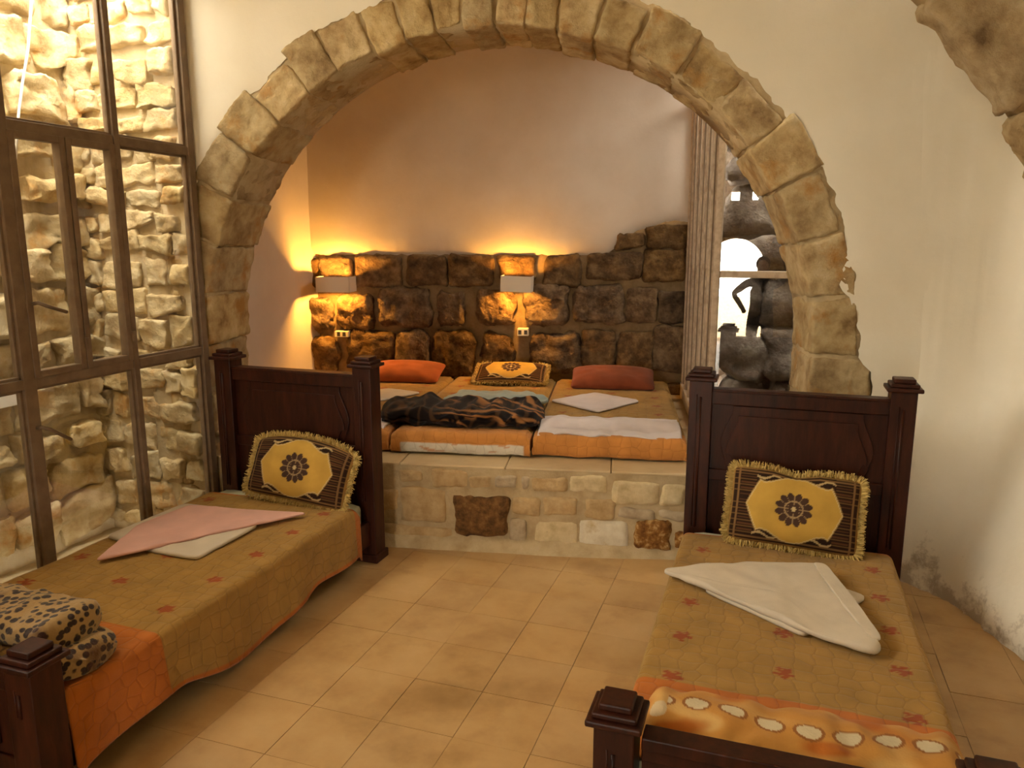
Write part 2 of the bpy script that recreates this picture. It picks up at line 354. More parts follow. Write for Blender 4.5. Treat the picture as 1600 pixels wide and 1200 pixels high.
# plaster with a ragged inner edge round the arch, on both faces
def archplaster(name, v, umax, umin, ztop, mat, flip=False, over=0.0, thick=.014):
    inner = []
    K = 320
    for k in range(31):
        z = CZ*k/31; inner.append((CU+RE+.06*sm(.0, .08, CZ-z)+.03*nz(z*5, 3.3)+.018*nz(z*24, 1.7)+.01*nz(z*60, 2.7), z, 0))
    for k in range(K+1):
        t = pi*k/K; r = RE-.008-over+.02*nz(t*5, 9.1)+.020*nz(t*28, 2.2)+.012*nz(t*70, 5.2)-.07*math.exp(-((t-.21)/.07)**2)
        inner.append((*polar(t, r), 1))
    for k in range(31):
        z = CZ*(1-(k+1)/31); inner.append((CU-RE-.0+.02*nz(z*5, 7.3), z, 2))
    vs, fs = [], []
    for (u, z, sd) in inner:
        if sd == 0: uo, zo = umax, z
        elif sd == 2: uo, zo = min(umin, u-.001), z
        else:
            du, dz = u-CU, z-CZ
            s = 1e9
            if du > 1e-6: s = min(s, (umax-CU)/du)
            if du < -1e-6: s = min(s, (umin-CU)/du)
            if dz > 1e-6: s = min(s, (ztop-CZ)/dz)
            s = max(s, 1.0001); uo, zo = CU+du*s, CZ+dz*s
        uo = max(uo, umin)
        u = max(u, umin)
        for q in range(7):
            f = (q/6)**1.6
            uu, zz = lerp(u, uo, f), lerp(z, zo, f)
            vs.append(A(uu, v+(.007*(1-min(1, f*9)) if not flip else -.007*(1-min(1, f*9)))+.010*nz(uu*2.2, zz*2.2, 4.4), zz))
    for k in range(len(inner)-1):
        for q in range(6):
            a = k*7+q; f = (a, a+1, a+8, a+7); fs.append(f if not flip else f[::-1])
    # corners of the rectangle that the rays miss
    return mesh(name, vs, fs, mat, warch)
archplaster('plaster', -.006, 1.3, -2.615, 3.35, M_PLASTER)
archplaster('plaster_alcove_face', TH+.006, 1.3, -2.9, 3.35, M_ALC, flip=True)
for (uc, zc) in ((1.3, 3.35), (-2.615, 3.35)):   # fill the two upper corners
    t = atan2(zc-CZ, uc-CU); pts = []
    for d in (-.03, .03):
        du, dz = cos(t+d), sin(t+d); s = 1e9
        s = min(s, (1.3-CU)/du if du > 0 else (-2.615-CU)/du); s = min(s, (3.35-CZ)/dz); pts.append((CU+du*s, CZ+dz*s))
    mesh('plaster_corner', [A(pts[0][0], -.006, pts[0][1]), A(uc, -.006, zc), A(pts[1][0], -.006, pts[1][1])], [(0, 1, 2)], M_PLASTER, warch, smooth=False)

# ------------------------------------------------------------------ right wall with its rounded corner
low = [A(.95, .014, 0).xy, A(1.02, -.004, 0).xy, A(1.10, -.026, 0).xy, Vector((.70, 4.13)), Vector((.78, 4.05)), Vector((.87, 3.96)), Vector((.95, 3.84)), Vector((1.0, 3.66)), Vector((1.07, 3.47))]
high = [A(.95, .014, 0).xy, A(1.06, .004, 0).xy, A(1.16, -.006, 0).xy, A(1.27, -.014, 0).xy, A(1.38, -.018, 0).xy, A(1.50, -.022, 0).xy, A(1.59, -.07, 0).xy, A(1.635, -.22, 0).xy, A(1.66, -.45, 0).xy]
for y, e in ((3.0, .26), (2.5, .18), (2.0, .08), (1.4, 0), (.7, 0), (0, 0), (-1, 0), (-2, 0), (-3, 0), (-4, 0), (-4.7, 0)): low.append(Vector((rw_x(y), y))); high.append(Vector((rw_x(y)+e, y)))
def refine(p):
    f = []
    for i in range(len(p)-1):
        for k in range(7): f.append(p[i].lerp(p[i+1], k/7))
    f.append(p[-1])
    for _ in range(8): f = [f[0]]+[(f[i-1]+f[i]*2+f[i+1])/4 for i in range(1, len(f)-1)]+[f[-1]]
    return f
flow, fhigh = refine(low), refine(high)
fine = flow
zl = [-.05, .04, .1, .2, .3, .4, .5, .6, .7, .8, .9, 1.05, 1.2, 1.5, 1.8, 2.1, 2.4, 2.7, 3.0, 3.35]
vs, fs = [], []
for i, p in enumerate(fine):
    t = (fine[min(i+1, len(fine)-1)]-fine[max(i-1, 0)]).normalized(); nn = Vector((t.y, -t.x))
    for z in zl:
        p = flow[i].lerp(fhigh[i], sm(-.1, 1.15, z))
        d = .012*nz(i*.12, z*1.6, 8) + .05*sm(.45, 0, z)*(.7+.3*nz(i*.5, z*3)) + .006*nz(i*.5, z*6)
        vs.append((p.x+nn.x*d, p.y+nn.y*d, z))
nzl = len(zl)
for i in range(len(fine)-1):
    for k in range(nzl-1): a = i*nzl+k; fs.append((a, a+nzl, a+nzl+1, a+1)[::-1])
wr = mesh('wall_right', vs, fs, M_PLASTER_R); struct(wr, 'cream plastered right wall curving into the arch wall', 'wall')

# ------------------------------------------------------------------ stone rib overhead on the right
rib = sempty('trim_1', A(1.3, -.75, 1.6), 'rough stone rib of the vault springing from the right wall', 'vault rib')
RU, RZ, RR = -.99, .63, 2.60
tt = radians(14); k = 0; rr = random.Random(5)
while tt < radians(92):
    dt = rr.choice((.13, .17, .21)); th = rr.uniform(.34, .5)
    def place(a, tc=tt+dt/2, rc=RR+th/2): 
        return A(RU+(rc+a.z)*cos(tc+a.x/rc), -.80+a.y, RZ+(rc+a.z)*sin(tc+a.x/rc))
    stone('rib_stone', (dt/2*(RR+th/2)-.007, .09, th/2), place, M_RIB, rib, n=15, rnd=.035, amp=.026, freq=9, seed=300+k, big=.035, jit=.02)
    def place2(a, tc=tt+dt/2+.03, rc=RR+th+.24):
        return A(RU+(rc+a.z)*cos(tc+a.x/rc), -.80+a.y, RZ+(rc+a.z)*sin(tc+a.x/rc))
    stone('rib_stone', (dt/2*(RR+th+.24)-.01, .085, .225), place2, M_RIB, rib, n=13, rnd=.04, amp=.026, freq=9, seed=340+k, big=.03, jit=.02)
    tt += dt; k += 1
vs, fs = [], []
for i in range(40):
    t = radians(10)+radians(84)*i/39
    for r, v in ((RR+.03, -.87), (RR+1.1, -.87), (RR+.03, -.73), (RR+1.1, -.73)): vs.append(A(RU+r*cos(t), v, RZ+r*sin(t)))
for i in range(39):
    b = i*4; c = b+4; fs += [(b, b+1, c+1, c), (b+2, c+2, c+3, b+3), (b, c, c+2, b+2)]
mesh('rib_core', vs, fs, M_MORTAR, rib)
ceil = mesh('ceiling', [(-3.15, -4.8, 3.35), (4, -4.8, 3.35), (4, 4.6, 3.35), (-3.15, 3.6, 3.35)], [(0, 1, 2, 3)], M_PLASTER, smooth=False); struct(ceil, 'cream plastered ceiling over the room', 'ceiling')
md = ceil.modifiers.new('s', 'SOLIDIFY'); md.thickness = .2; md.offset = -1

# ------------------------------------------------------------------ alcove shell
ZD = .47; VB = 2.2; UL = -2.9; UR = .26
wb = sempty('wall_back', A(-1.3, VB, 0), 'alcove back wall, rough dark masonry below and smooth plaster above', 'wall')
vs, fs = grid(60, 26, lambda s, t: A(lerp(UL-.2, UR+.25, s), VB+.03+.012*nz(s*14, t*8), lerp(0, 2.0, t)))
mesh('mortar_bed', vs, [f[::-1] for f in fs], M_MORTAR_B, wb)
def edge_z(u):   # ragged lower edge of the plaster
    z = 1.585+.012*nz(u*6, 1)+.016*nz(u*19, 4)
    z += sm(-.45, -.12, u)*.20 + sm(-.15, .1, u)*.06
    return z
vs, fs = grid(140, 16, lambda s, t: (lambda u: A(u, VB-.012+.014*nz(u*1.7, t*3.1, 5)-.004*t+.03*sm(.06, 0, t), lerp(edge_z(u), 3.5, t**1.3)))(lerp(UL-.1, UR+.1, s)))
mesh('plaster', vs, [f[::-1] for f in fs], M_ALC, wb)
BACK = [(-2.916,-2.809,1.297,1.561),(-2.795,-2.5,1.303,1.572),(-2.489,-2.065,1.311,1.573),(-2.054,-1.713,1.318,1.574),(-1.68,-1.315,1.321,1.575),(-1.28,-.97,1.365,1.591),(-.91,-.579,1.34,1.592),(-.567,-.122,1.373,1.609),(-.105,.22,1.375,1.63),(-2.922,-2.665,.918,1.242),(-2.641,-2.319,.941,1.245),(-2.283,-1.826,.983,1.3),(-1.808,-1.545,.998,1.303),(-1.441,-1.113,1.012,1.3),(-1.076,-.698,1.031,1.345),(-.676,-.258,1.037,1.334),(-.25,.008,1.051,1.324),(.02,.23,1.054,1.326),(-2.947,-2.664,.571,.906),(-2.577,-2.151,.631,.952),(-2.143,-1.856,.562,.953),(-1.838,-1.467,.571,.958),(-1.422,-1.134,.656,.943),(-1.023,-.598,.618,.967),(-.585,-.32,.642,.988),(-.312,-.025,.648,.993),(-.019,.23,.639,1.018),(-.325,-.119,1.626,1.76),(-.11,.22,1.643,1.83)]
for u in range(9): BACK.append((-2.9+u*.35, -2.9+u*.35+.33, .45, .56))
for k, (u0, u1, z0, z1) in enumerate(BACK):
    def place(a, uc=(u0+u1)/2, zc=(z0+z1)/2): return A(uc+a.x, VB+.03+a.y, zc+a.z)
    rough = u0 < -.65 and z1 < 1.36
    stone('stone', ((u1-u0)/2-.004, .075 if rough else .05, (z1-z0)/2-.004), place, M_BACK, wb, n=18, rnd=.06 if rough else .03, amp=.030 if rough else .015, freq=10, seed=400+k, jit=.02, big=.02)
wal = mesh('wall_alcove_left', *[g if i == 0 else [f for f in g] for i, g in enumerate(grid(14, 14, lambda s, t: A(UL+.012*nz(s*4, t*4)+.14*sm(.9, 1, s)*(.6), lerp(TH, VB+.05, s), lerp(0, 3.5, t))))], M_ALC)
struct(wal, 'plastered left side wall of the sleeping alcove', 'wall')
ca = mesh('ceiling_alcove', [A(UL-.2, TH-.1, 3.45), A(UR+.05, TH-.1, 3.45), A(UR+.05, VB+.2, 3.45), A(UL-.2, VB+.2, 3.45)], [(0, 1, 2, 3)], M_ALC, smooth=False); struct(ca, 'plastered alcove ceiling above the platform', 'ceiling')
md = ca.modifiers.new('s', 'SOLIDIFY'); md.thickness = .15; md.offset = -1

# platform: slabs on a masonry front
plat = sempty('platform', A(-1, .1, 0), 'raised masonry sleeping platform inside the arch', 'platform')
plat['kind'] = 'structure'
boxes('platform_core', [(UL-.1, UR+.6, .06, VB+.1, 0, ZD-.03)], M_MORTAR, plat, fr=A)
vs, fs = grid(90, 16, lambda s, t: (lambda u, z: A(u, .003+.010*nz(u*5, z*5, 2)-.075*sm(.07, 0, z)*sm(.6, -.6, u), z))(lerp(-2.62, .70, s), lerp(0, ZD-.01, t)))
mesh('mortar_face', vs, fs, M_MORTAR, plat)
DAIS = [(-1.506,-1.374,.363,.436,1),(-1.32,-1.113,.34,.445,1),(-1.107,-.973,.341,.425,1),(-.959,-.82,.343,.431,2),(-.806,-.757,.347,.431,2),(-.748,-.556,.341,.429,1),(-.547,-.335,.346,.438,0),(-.315,-.057,.285,.418,0),(-.049,.079,.295,.409,0),(-1.613,-1.51,.191,.321,1),(-1.499,-1.231,.124,.336,1),(-1.187,-.884,.067,.296,4),(-.859,-.699,.196,.312,1),(-.69,-.497,.2,.311,1),(-.463,-.294,.194,.323,1),(-.273,-.073,.2,.271,2),(-.056,.084,.21,.269,2),(-.88,-.777,.042,.181,2),(-.735,-.495,.022,.177,0),(-.485,-.215,.0,.188,3),(-.187,.012,.03,.207,5),(.027,.12,.045,.153,5),(-1.613,-1.2,.025,.11,1),(-1.913,-1.623,.206,.416,1),(-1.922,-1.624,.01,.193,1),(.10,.36,.27,.42,1),(.11,.37,.17,.255,2),(.13,.38,.02,.15,1),(.38,.66,.2,.42,1),(.4,.66,.02,.19,0),(-2.2,-1.93,.2,.42,1),(-2.2,-1.93,.02,.19,0),(-2.5,-2.21,.2,.42,1),(-2.5,-2.21,.02,.19,1)]
for k, (u0, u1, z0, z1, c) in enumerate(DAIS):
    def place(a, uc=(u0+u1)/2, zc=(z0+z1)/2): return A(uc+a.x, (.022 if c < 4 else .006)+a.y, zc+a.z)
    stone('stone', ((u1-u0)/2, .03, (z1-z0)/2), place, DS[c], plat, n=10 if c > 3 else 7, rnd=.02 if c < 4 else .035, amp=.006 if c < 4 else .014, freq=16, seed=500+k, jit=.008, big=.008 if c < 4 else .012)
us = [-2.6, -2.05, -1.5, -.9, -.32, .26, .72]
for k in range(len(us)-1):
    for (v0, v1) in ((.008, .52), (.523, 1.1), (1.103, 1.66), (1.663, 2.22)):
        if v0 > .4 and us[k+1] > .5: continue
        boxes('slab', [(us[k]+.0015, us[k+1]-.0015, v0, v1, ZD-.035, ZD-.0+R.uniform(-.001, .001))], M_SLAB, plat, bevel=.008, fr=A)
boxes('slab', [(-2.9, -2.602, .5, 2.22, ZD-.035, ZD)], M_SLAB, plat, bevel=.008, fr=A)

# ------------------------------------------------------------------ left glazing: window_1, with the light well beyond
XL = -3.02
w1 = sempty('window_1', (XL, 2.2, 0), 'tall brown steel framed glazing looking into a stone light well', 'window')
ZT, ZU, ZLo = 3.3, 2.165, 1.095
def bar(name, y0, y1, z0, z1, dx=.022, par=w1, x=XL): return boxes(name, [(x-dx, x+dx, y0, y1, z0, z1)], M_STEEL, par, bevel=.004)
# posts: end post at the arch wall, then mullions toward the camera
ends = [3.475, 2.982, 2.395, 1.83, 1.26, .70, .14]
boxes('frame_post', [(XL-.03, XL+.03, 3.455, 3.50, 0, ZT), (XL-.01, XL+.012, 3.44, 3.456, 0, ZT)], M_STEEL, w1, bevel=.003)
for y in ends[1:]:
    w = .017 if y != 2.395 else .03
    boxes('frame_post', [(XL-.028, XL+.028, y-w, y+w, 0, ZT), (XL-.010, XL+.012, y-w-.012, y+w+.012, 0, ZT)], M_STEEL, w1, bevel=.003)
for k in range(len(ends)-1):
    y1, y0 = ends[k]-.02, ends[k+1]+.02
    for nm, z in (('transom', ZU), ('transom', ZLo), ('transom', .06), ('transom', ZT-.02)):
        boxes(nm, [(XL-.026, XL+.026, y0, y1, z-.022, z+.022), (XL-.010, XL+.012, y0, y1, z-.034, z+.034)], M_STEEL, w1, bevel=.003)
    for (z0, z1) in ((.08, ZLo), (ZLo, ZU), (ZU, ZT)):
        if k in (1, 3) and z0 == ZLo:      # pair of opening casements, leaves and their panes
            for (a, b) in ((y0, (y0+y1)/2), ((y0+y1)/2, y1)):
                cs_ = boxes('casement', [(XL-.012, XL+.034, a+.002, a+.032, z0+.02, z1-.02), (XL-.012, XL+.034, b-.032, b-.002, z0+.02, z1-.02), (XL-.0115, XL+.0335, a+.032, b-.032, z0+.02, z0+.05), (XL-.0115, XL+.0335, a+.032, b-.032, z1-.05, z1-.02)], M_STEEL, w1, bevel=.003)
                boxes('pane', [(XL+.006, XL+.010, a+.02, b-.02, z0+.03, z1-.03)], M_GLASS, cs_)
                for hz in (z0+.14, z1-.16): boxes('hinge', [(XL+.03, XL+.046, b-.004, b+.016, hz-.025, hz+.025)], M_STEEL, cs_)
            hd = tube('handle', [(XL+.045, y0+.02, z0+.34), (XL+.075, y0+.02, z0+.345), (XL+.085, y0+.05, z0+.33), (XL+.08, y0+.15, z0+.295)], .008, M_STEEL, w1)
        else:
            boxes('pane', [(XL-.002, XL+.002, y0-.005, y1+.005, z0+.01, z1-.01)], M_GLASS, w1)
tube('handle', [(XL+.03, 2.40, .90), (XL+.06, 2.40, .905), (XL+.07, 2.43, .89), (XL+.065, 2.53, .82)], .008, M_STEEL, w1)
# solid left wall nearer than the glazing
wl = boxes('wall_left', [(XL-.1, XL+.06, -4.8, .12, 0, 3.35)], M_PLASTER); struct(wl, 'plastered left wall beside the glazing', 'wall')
# light well walls
we = sempty('wall_well_end', (-3.4, 3.5, 0), 'pale rubble end wall of the light well', 'wall')
vs, fs = grid(20, 60, lambda s, t: (lerp(-4.3, -3.0, s), 3.485+.016*nz(s*9, t*30), lerp(-.1, 3.4, t)))
mesh('mortar_bed', vs, fs, M_WELLM, we)
rr = random.Random(21); z = .0; k = 0
while z < 3.2:
    h = rr.uniform(.10, .185); x = -3.86-rr.uniform(0, .1)
    while x < -3.06:
        w = rr.uniform(.13, .30); x1 = min(x+w, -3.045)
        if x1-x < .06: break
        hh = h*rr.uniform(.75, 1.0); dz = rr.uniform(-.012, .012)
        def place(a, xc=(x+x1)/2, zc=z+h/2+dz, tl=rr.uniform(-.09, .09), dy=rr.uniform(-.02, .012)): return Vector((xc+a.x-a.z*tl, 3.505+dy+a.y, zc+a.z+a.x*tl))
        stone('stone', ((x1-x)/2-.008, .055, hh/2-.006), place, M_WELL, we, n=10, rnd=.012, amp=.015, freq=15, seed=600+k, jit=.022, big=.012)
        k += 1; x = x1+rr.uniform(.0, .02)
    z += h+.004
ws = sempty('wall_well_side', (-3.8, 2.5, 0), 'rough stone far wall of the light well', 'wall')
XW = -3.80
vs, fs = grid(40, 50, lambda s, t: (XW+.01+.03*nz(s*20, t*14), lerp(3.55, 1.87, s), lerp(-.1, 3.4, t)))
mesh('mortar_bed', vs, [f[::-1] for f in fs], M_WELLM, ws)
z = 0
while z < 3.15:
    h = rr.uniform(.15, .30); y = 1.86+rr.uniform(0, .05)
    while y < 3.46:
        w = rr.uniform(.16, .42); y1 = min(y+w, 3.5)
        if y1-y < .08: break
        hh = h*rr.uniform(.7, 1.0); dz = rr.uniform(-.02, .02)
        def place(a, yc=(y+y1)/2, zc=z+h/2+dz, tl=rr.uniform(-.12, .12), dx=rr.uniform(-.03, .035)): return Vector((XW+dx-a.y, yc+a.x-a.z*tl, zc+a.z+a.x*tl))
        stone('stone', ((y1-y)/2-.01, .07, hh/2-.008), place, M_WELL, ws, n=10, rnd=.018, amp=.026, freq=11, seed=900+k, jit=.035, big=.03)
        k += 1; y = y1+rr.uniform(0, .02)
    z += h+.004
wf = mesh('floor_well', [(-4.4, 1.8, -.05), (-3.0, 1.8, -.05), (-3.0, 3.7, -.05), (-4.4, 3.7, -.05)], [(0, 1, 2, 3)], M_WELLM, smooth=False); struct(wf, 'ground of the light well', 'ground')
wn = boxes('ground_added_courtyard', [(-9, -3.07, -6, 1.86, -.1, 1.88)], M_WELLM); struct(wn, 'added unseen pale courtyard ground, raised to hold back low daylight', 'ground')  # assumed courtyard, its ground raised so less daylight reaches beds and lower walls
wn = boxes('wall_courtyard', [(-9.3, -9, -6, 1.9, -.1, 3.2), (-9, -3.86, 1.9, 2.1, -.1, 3.0)], M_WELLM); struct(wn, 'rubble wall around the open courtyard', 'wall')
wq = boxes('wall_added_parapet', [(-3.86, XL-.06, 1.70, 1.86, 1.8, 2.75)], M_WELLM); struct(wq, 'added unseen wall that keeps courtyard light out of the light well', 'wall')  # unseen wall added so the well end is lit mainly from above
we_ = boxes('added_eave', [(-4.0, XL-.06, -4.8, 1.84, 3.40, 3.50)], M_WELLM); struct(we_, 'unseen eave added to cut high sky light on the beds', 'roof')  # added out of view to block high sky light falling on the beds
wp = boxes('wall_lintel', [(XL-.06, XL+.3, -4.8, 3.5, 3.3, 3.42)], M_WELLM); struct(wp, 'lintel above the glazing', 'wall')
tag(tube('cable', [(XW+.13, 3.25, 3.3), (XW+.13, 3.215, 3.05), (XW+.13, 3.18, 2.85), (XW+.14, 3.13, 2.65), (XW+.15, 3.07, 2.48), (XW+.16, 3.02, 2.32), (XW+.165, 2.97, 2.1)], .007, M_CABLE), 'thin white cable hanging in front of the light well stones', 'cable')
tag(boxes('well_panel', [(XW+.10, XW+.12, 2.62, 2.90, .86, .99)], M_PANEL, bevel=.004), 'small white panel low in the light well behind the lower pane', 'panel')  # plain white rectangle set before the far well wall

# ------------------------------------------------------------------ window_2: glazed corner of the alcove and the court beyond
w2 = sempty('window_2', A(UR, .7, ZD), 'narrow framed glazing at the right corner of the alcove', 'window')
vsx = [.69, 1.0, 1.31, 1.62, 1.92, 2.17]
for v in vsx: boxes('frame_post', [(UR-.03, UR+.03, v-.03, v+.03, ZD, 3.4), (UR-.045, UR-.028, v-.015, v+.015, ZD, 3.4)], M_FRAME2, w2, bevel=.004, fr=A)
for v in vsx: boxes('gasket', [(UR-.033, UR-.027, v-.034, v+.02, ZD, 3.4), (UR-.012, UR-.006, v-.034, v-.02, ZD, 3.4), (UR+.010, UR+.014, v-.034, v-.02, ZD, 3.4)], M_STEEL, w2, fr=A)
for z in (ZD+.12, 1.5, 2.75): boxes('transom', [(UR-.022, UR+.022, vsx[0], vsx[-1], z-.025, z+.025)], M_FRAME2, w2, bevel=.004, fr=A)
boxes('sill', [(UR-.05, UR+.06, vsx[0], vsx[-1]+.06, ZD-.1, ZD+.1)], M_ALC, w2, fr=A)
for a, b in zip(vsx[:-1], vsx[1:]): boxes('pane', [(UR-.002, UR+.002, a+.02, b-.02, ZD+.1, 3.4)], M_GLASS2, w2, fr=A)
YP = 4.70; cx = A(UR, .66, 0).x
boxes('frame_post', [(cx-.012, cx+.024, YP-.03, YP+.03, ZD, 3.4)], M_FRAME2, w2, bevel=.004)
boxes('transom', [(cx, .52, YP-.02, YP+.02, 1.485, 1.525)], M_FRAME2, w2, bevel=.004)
boxes('transom', [(cx, .52, YP-.02, YP+.02, ZD, ZD+.06)], M_FRAME2, w2, bevel=.004)
boxes('frame_post', [(.50, .54, YP-.03, YP+.03, ZD, 3.4)], M_FRAME2, w2, bevel=.004)
boxes('pane', [(cx+.02, .51, YP-.003, YP+.003, ZD+.05, 1.49)], M_GLASS2, w2)
boxes('pane', [(cx+.02, .51, YP-.003, YP+.003, 1.52, 3.4)], M_GLASS2, w2)
wo = sempty('wall_court', (.5, 6.3, 0), 'dark rough rock face outside the glazed corner', 'wall')
vs, fs = grid(40, 40, lambda s, t: (lerp(-.55, 2.6, s), 6.40+.06*nz(s*9, t*9), lerp(-.2, 3.8, t)))
mesh('rock_bed', vs, fs, M_ROCK, wo)
rr = random.Random(77); z = .2; k = 0
while z < 3.2:
    h = rr.uniform(.22, .45); x = -.42
    while x < 1.4:
        w = rr.uniform(.3, .7)
        def place(a, xc=x+w/2, zc=z+h/2, tl=rr.uniform(-.15, .15), dy=rr.uniform(-.05, .05)): return Vector((xc+a.x-a.z*tl, 6.3+dy+a.y, zc+a.z+a.x*tl))
        stone('rock', (w/2-.01, .16, h/2-.01), place, M_ROCK, wo, n=9, rnd=.09, amp=.05, freq=5, seed=1300+k, jit=.05, big=.06); k += 1
        x += w
    z += h
wos = boxes('wall_court_side', [(2.3, 2.5, 4.4, 6.6, -.2, 3.8)], M_ROCK); struct(wos, 'rock wall closing the small court', 'wall')
wof = boxes('wall_court_front', [(.54, 2.4, 4.72, 4.86, -.2, 3.8)], M_ROCK); struct(wof, 'rear of the arch wall facing the small court', 'wall')
boxes('court_sky_mask', [(-.35, 2.5, 4.75, 5.1, 3.4, 3.55), (-.6, 2.5, 5.9, 6.6, 3.4, 3.55), (1.05, 2.5, 5.1, 5.9, 3.4, 3.55)], M_ROCK, wo)  # unseen slabs added to narrow the sky opening and dim the alcove
boxes('court_ground', [(-.3, 2.5, 4.75, 6.6, -.2, .02)], M_ROCK, wo)
boxes('rock_ledge', [(-.1, .45, 5.2, 5.7, .02, .62)], M_WELLM, wo, bevel=.05)

# ------------------------------------------------------------------ rear wall with the arched doorway behind the camera
w_r = sempty('wall_rear', (0, -4.6, 0), 'stone wall with an arched doorway behind the viewer', 'wall')
DX, DR, DZ = -.68, .49, 1.24
vs, fs = [], []; arc = [(DX+DR*cos(pi*k/24), DZ+DR*sin(pi*k/24)) for k in range(25)]
top = 2.36
for (x, z) in arc: vs += [(x, -4.6, z), (x, -4.6, top)]
for k in range(24): fs.append((2*k, 2*k+1, 2*k+3, 2*k+2))
o = mesh('masonry', vs, fs, M_ARCH, w_r, smooth=False); md = o.modifiers.new('s', 'SOLIDIFY'); md.thickness = .5; md.offset = 0
boxes('masonry', [(-3.2, DX-DR, -4.85, -4.35, 0, top), (DX+DR, 4, -4.85, -4.35, 0, top), (-3.2, -.81, -4.85, -4.35, top, 2.52), (-.65, -.46, -4.85, -4.35, top, 2.52), (-.35, 4, -4.85, -4.35, top, 2.52), (-3.2, 4, -4.85, -4.35, 2.52, 3.5)], M_ARCH, w_r)
og = mesh('ground', [(-12, -16, -.06), (12, -16, -.06), (12, -4.8, -.06), (-12, -4.8, -.06)], [(0, 1, 2, 3)], M_WELLM, smooth=False); struct(og, 'pale ground outside the doorway', 'ground')

# ------------------------------------------------------------------ beds
def bed(label, x0, x1, yh, yf, zh=1.11, zf=.545, fx=0):
    """x0..x1 outer post faces, yh front face of headboard posts, yf rear (room side) face of foot posts"""
    b = thing('bed', label, 'bed', ((x0+x1)/2, (yh+yf)/2, 0), 'dark wooden single beds')
    PW = .105
    def post(xa, ya, top, groove):
        xm, ym = xa+PW/2, ya+PW/2
        p = boxes('post', [(xa, xa+PW, ya, ya+PW, 0, top-.055), (xa-.012, xa+PW+.012, ya-.012, ya+PW+.012, 0, .045)], M_WOOD, b, bevel=.004)
        boxes('post_cap', [(xm-.072, xm+.072, ym-.072, ym+.072, top-.055, top-.037), (xm-.058, xm+.058, ym-.058, ym+.058, top-.037, top-.020), (xm-.043, xm+.043, ym-.043, ym+.043, top-.020, top-.0)], M_WOOD, p, bevel=.005)
        if groove: tube('groove_bead', [(xm, ya-.001, .34), (xm, ya-.001, top-.13)], .006, M_WOOD, p, 6); tube('groove_bead', [(xm-.016, ya-.0, .34), (xm-.016, ya-.0, top-.12)], .003, M_WOOD, p, 6)
    for xa in (x0, x1-PW): post(xa, yh, zh, True); post(xa+fx, yf, zf, True)
    xa, xb = x0+PW-.005, x1-PW+.005; w = xb-xa; yc = yh+.045
    boxes('top_rail', [(xa, xb, yc-.03, yc+.03, zh-.165, zh-.095), (xa, xb, yc-.036, yc+.036, zh-.105, zh-.092)], M_WOOD, b, bevel=.004)
    boxes('headboard_panel', [(xa, xb, yc-.008, yc+.02, .2, zh-.16)], M_WOOD, b)
    boxes('middle_rail', [(xa, xb, yc-.022, yc+.02, .575, .63)], M_WOOD, b, bevel=.004)
    for k in range(1, 6): boxes('batten', [(xa+w*k/6-.012, xa+w*k/6+.012, yc-.018, yc, .22, .578)], M_WOOD, b, bevel=.003)
    def vase(inset):
        zt = zh-.168-inset; zb = .64+inset*.5; half = [(.37, zt), (.365, zt-.03), (.40, zt-.09), (.43, zt-.15), (.435, zt-.19), (.41, (zb+.05)), (.385, zb)]
        h = [((q-inset*.55/.75)*w, z) for q, z in half]; xm = (xa+xb)/2
        pr = []
        for i in range(len(h)-1):
            for s in range(4): pr.append((lerp(h[i][0], h[i+1][0], s/4), lerp(h[i][1], h[i+1][1], s/4)))
        pr.append(h[-1])
        for _ in range(2): pr = [pr[0]]+[((pr[i-1][0]+2*pr[i][0]+pr[i+1][0])/4, (pr[i-1][1]+2*pr[i][1]+pr[i+1][1])/4) for i in range(1, len(pr)-1)]+[pr[-1]]
        return [(xm+x, z) for x, z in pr]+[(xm-x, z) for x, z in pr[::-1]]
    prism('carved_border', vase(0), yc-.008, yc-.017, M_WOOD, b, lambda x, z, d: Vector((x, d, z)), .003)
    prism('carved_field', vase(.045), yc-.016, yc-.025, M_WOOD, b, lambda x, z, d: Vector((x, d, z)), .004)
    # footboard
    yc = yf+PW/2
    boxes('foot_rail', [(xa, xb, yc-.035, yc+.03, zf-.115, zf-.08), (xa, xb, yc-.028, yc+.02, zf-.15, zf-.11)], M_WOOD, b, bevel=.004)
    boxes('foot_panel', [(xa, xb, yc-.012, yc+.012, .12, zf-.14)], M_WOOD, b)
    boxes('foot_bottom_rail', [(xa, xb, yc-.022, yc+.02, .1, .17)], M_WOOD, b, bevel=.004)
    prism('foot_carved_field', [(xa+.1, .2), (xb-.1, .2), (xb-.1, zf-.19), (xa+.1, zf-.19)], yc-.012, yc-.022, M_WOOD, b, lambda x, z, d: Vector((x, d, z)), .006)
    for xs in (x0+.03, x1-.06): boxes('side_rail', [(xs, xs+.03, yf+PW-.01, yh+.01, .10, .23)], M_WOOD, b, bevel=.003)
    boxes('slat_base', [(x0+.06, x1-.06, yf+PW, yh, .16, .19)], M_WOOD, b)
    return b
ZB = .345
YEL = (.36, .205, .048); ORG = (.46, .14, .02); MOT = (.30, .065, .012)
def motif(dx, dy, s=.036):
    r = hypot(dx, dy); 
    if r > s: return 0
    t = atan2(dy, dx); k = .55+.45*abs(cos(2.5*t+.6)); return 1 if r < s*k and (r < s*.35 or abs(sin(5*t)) > .25) else 0
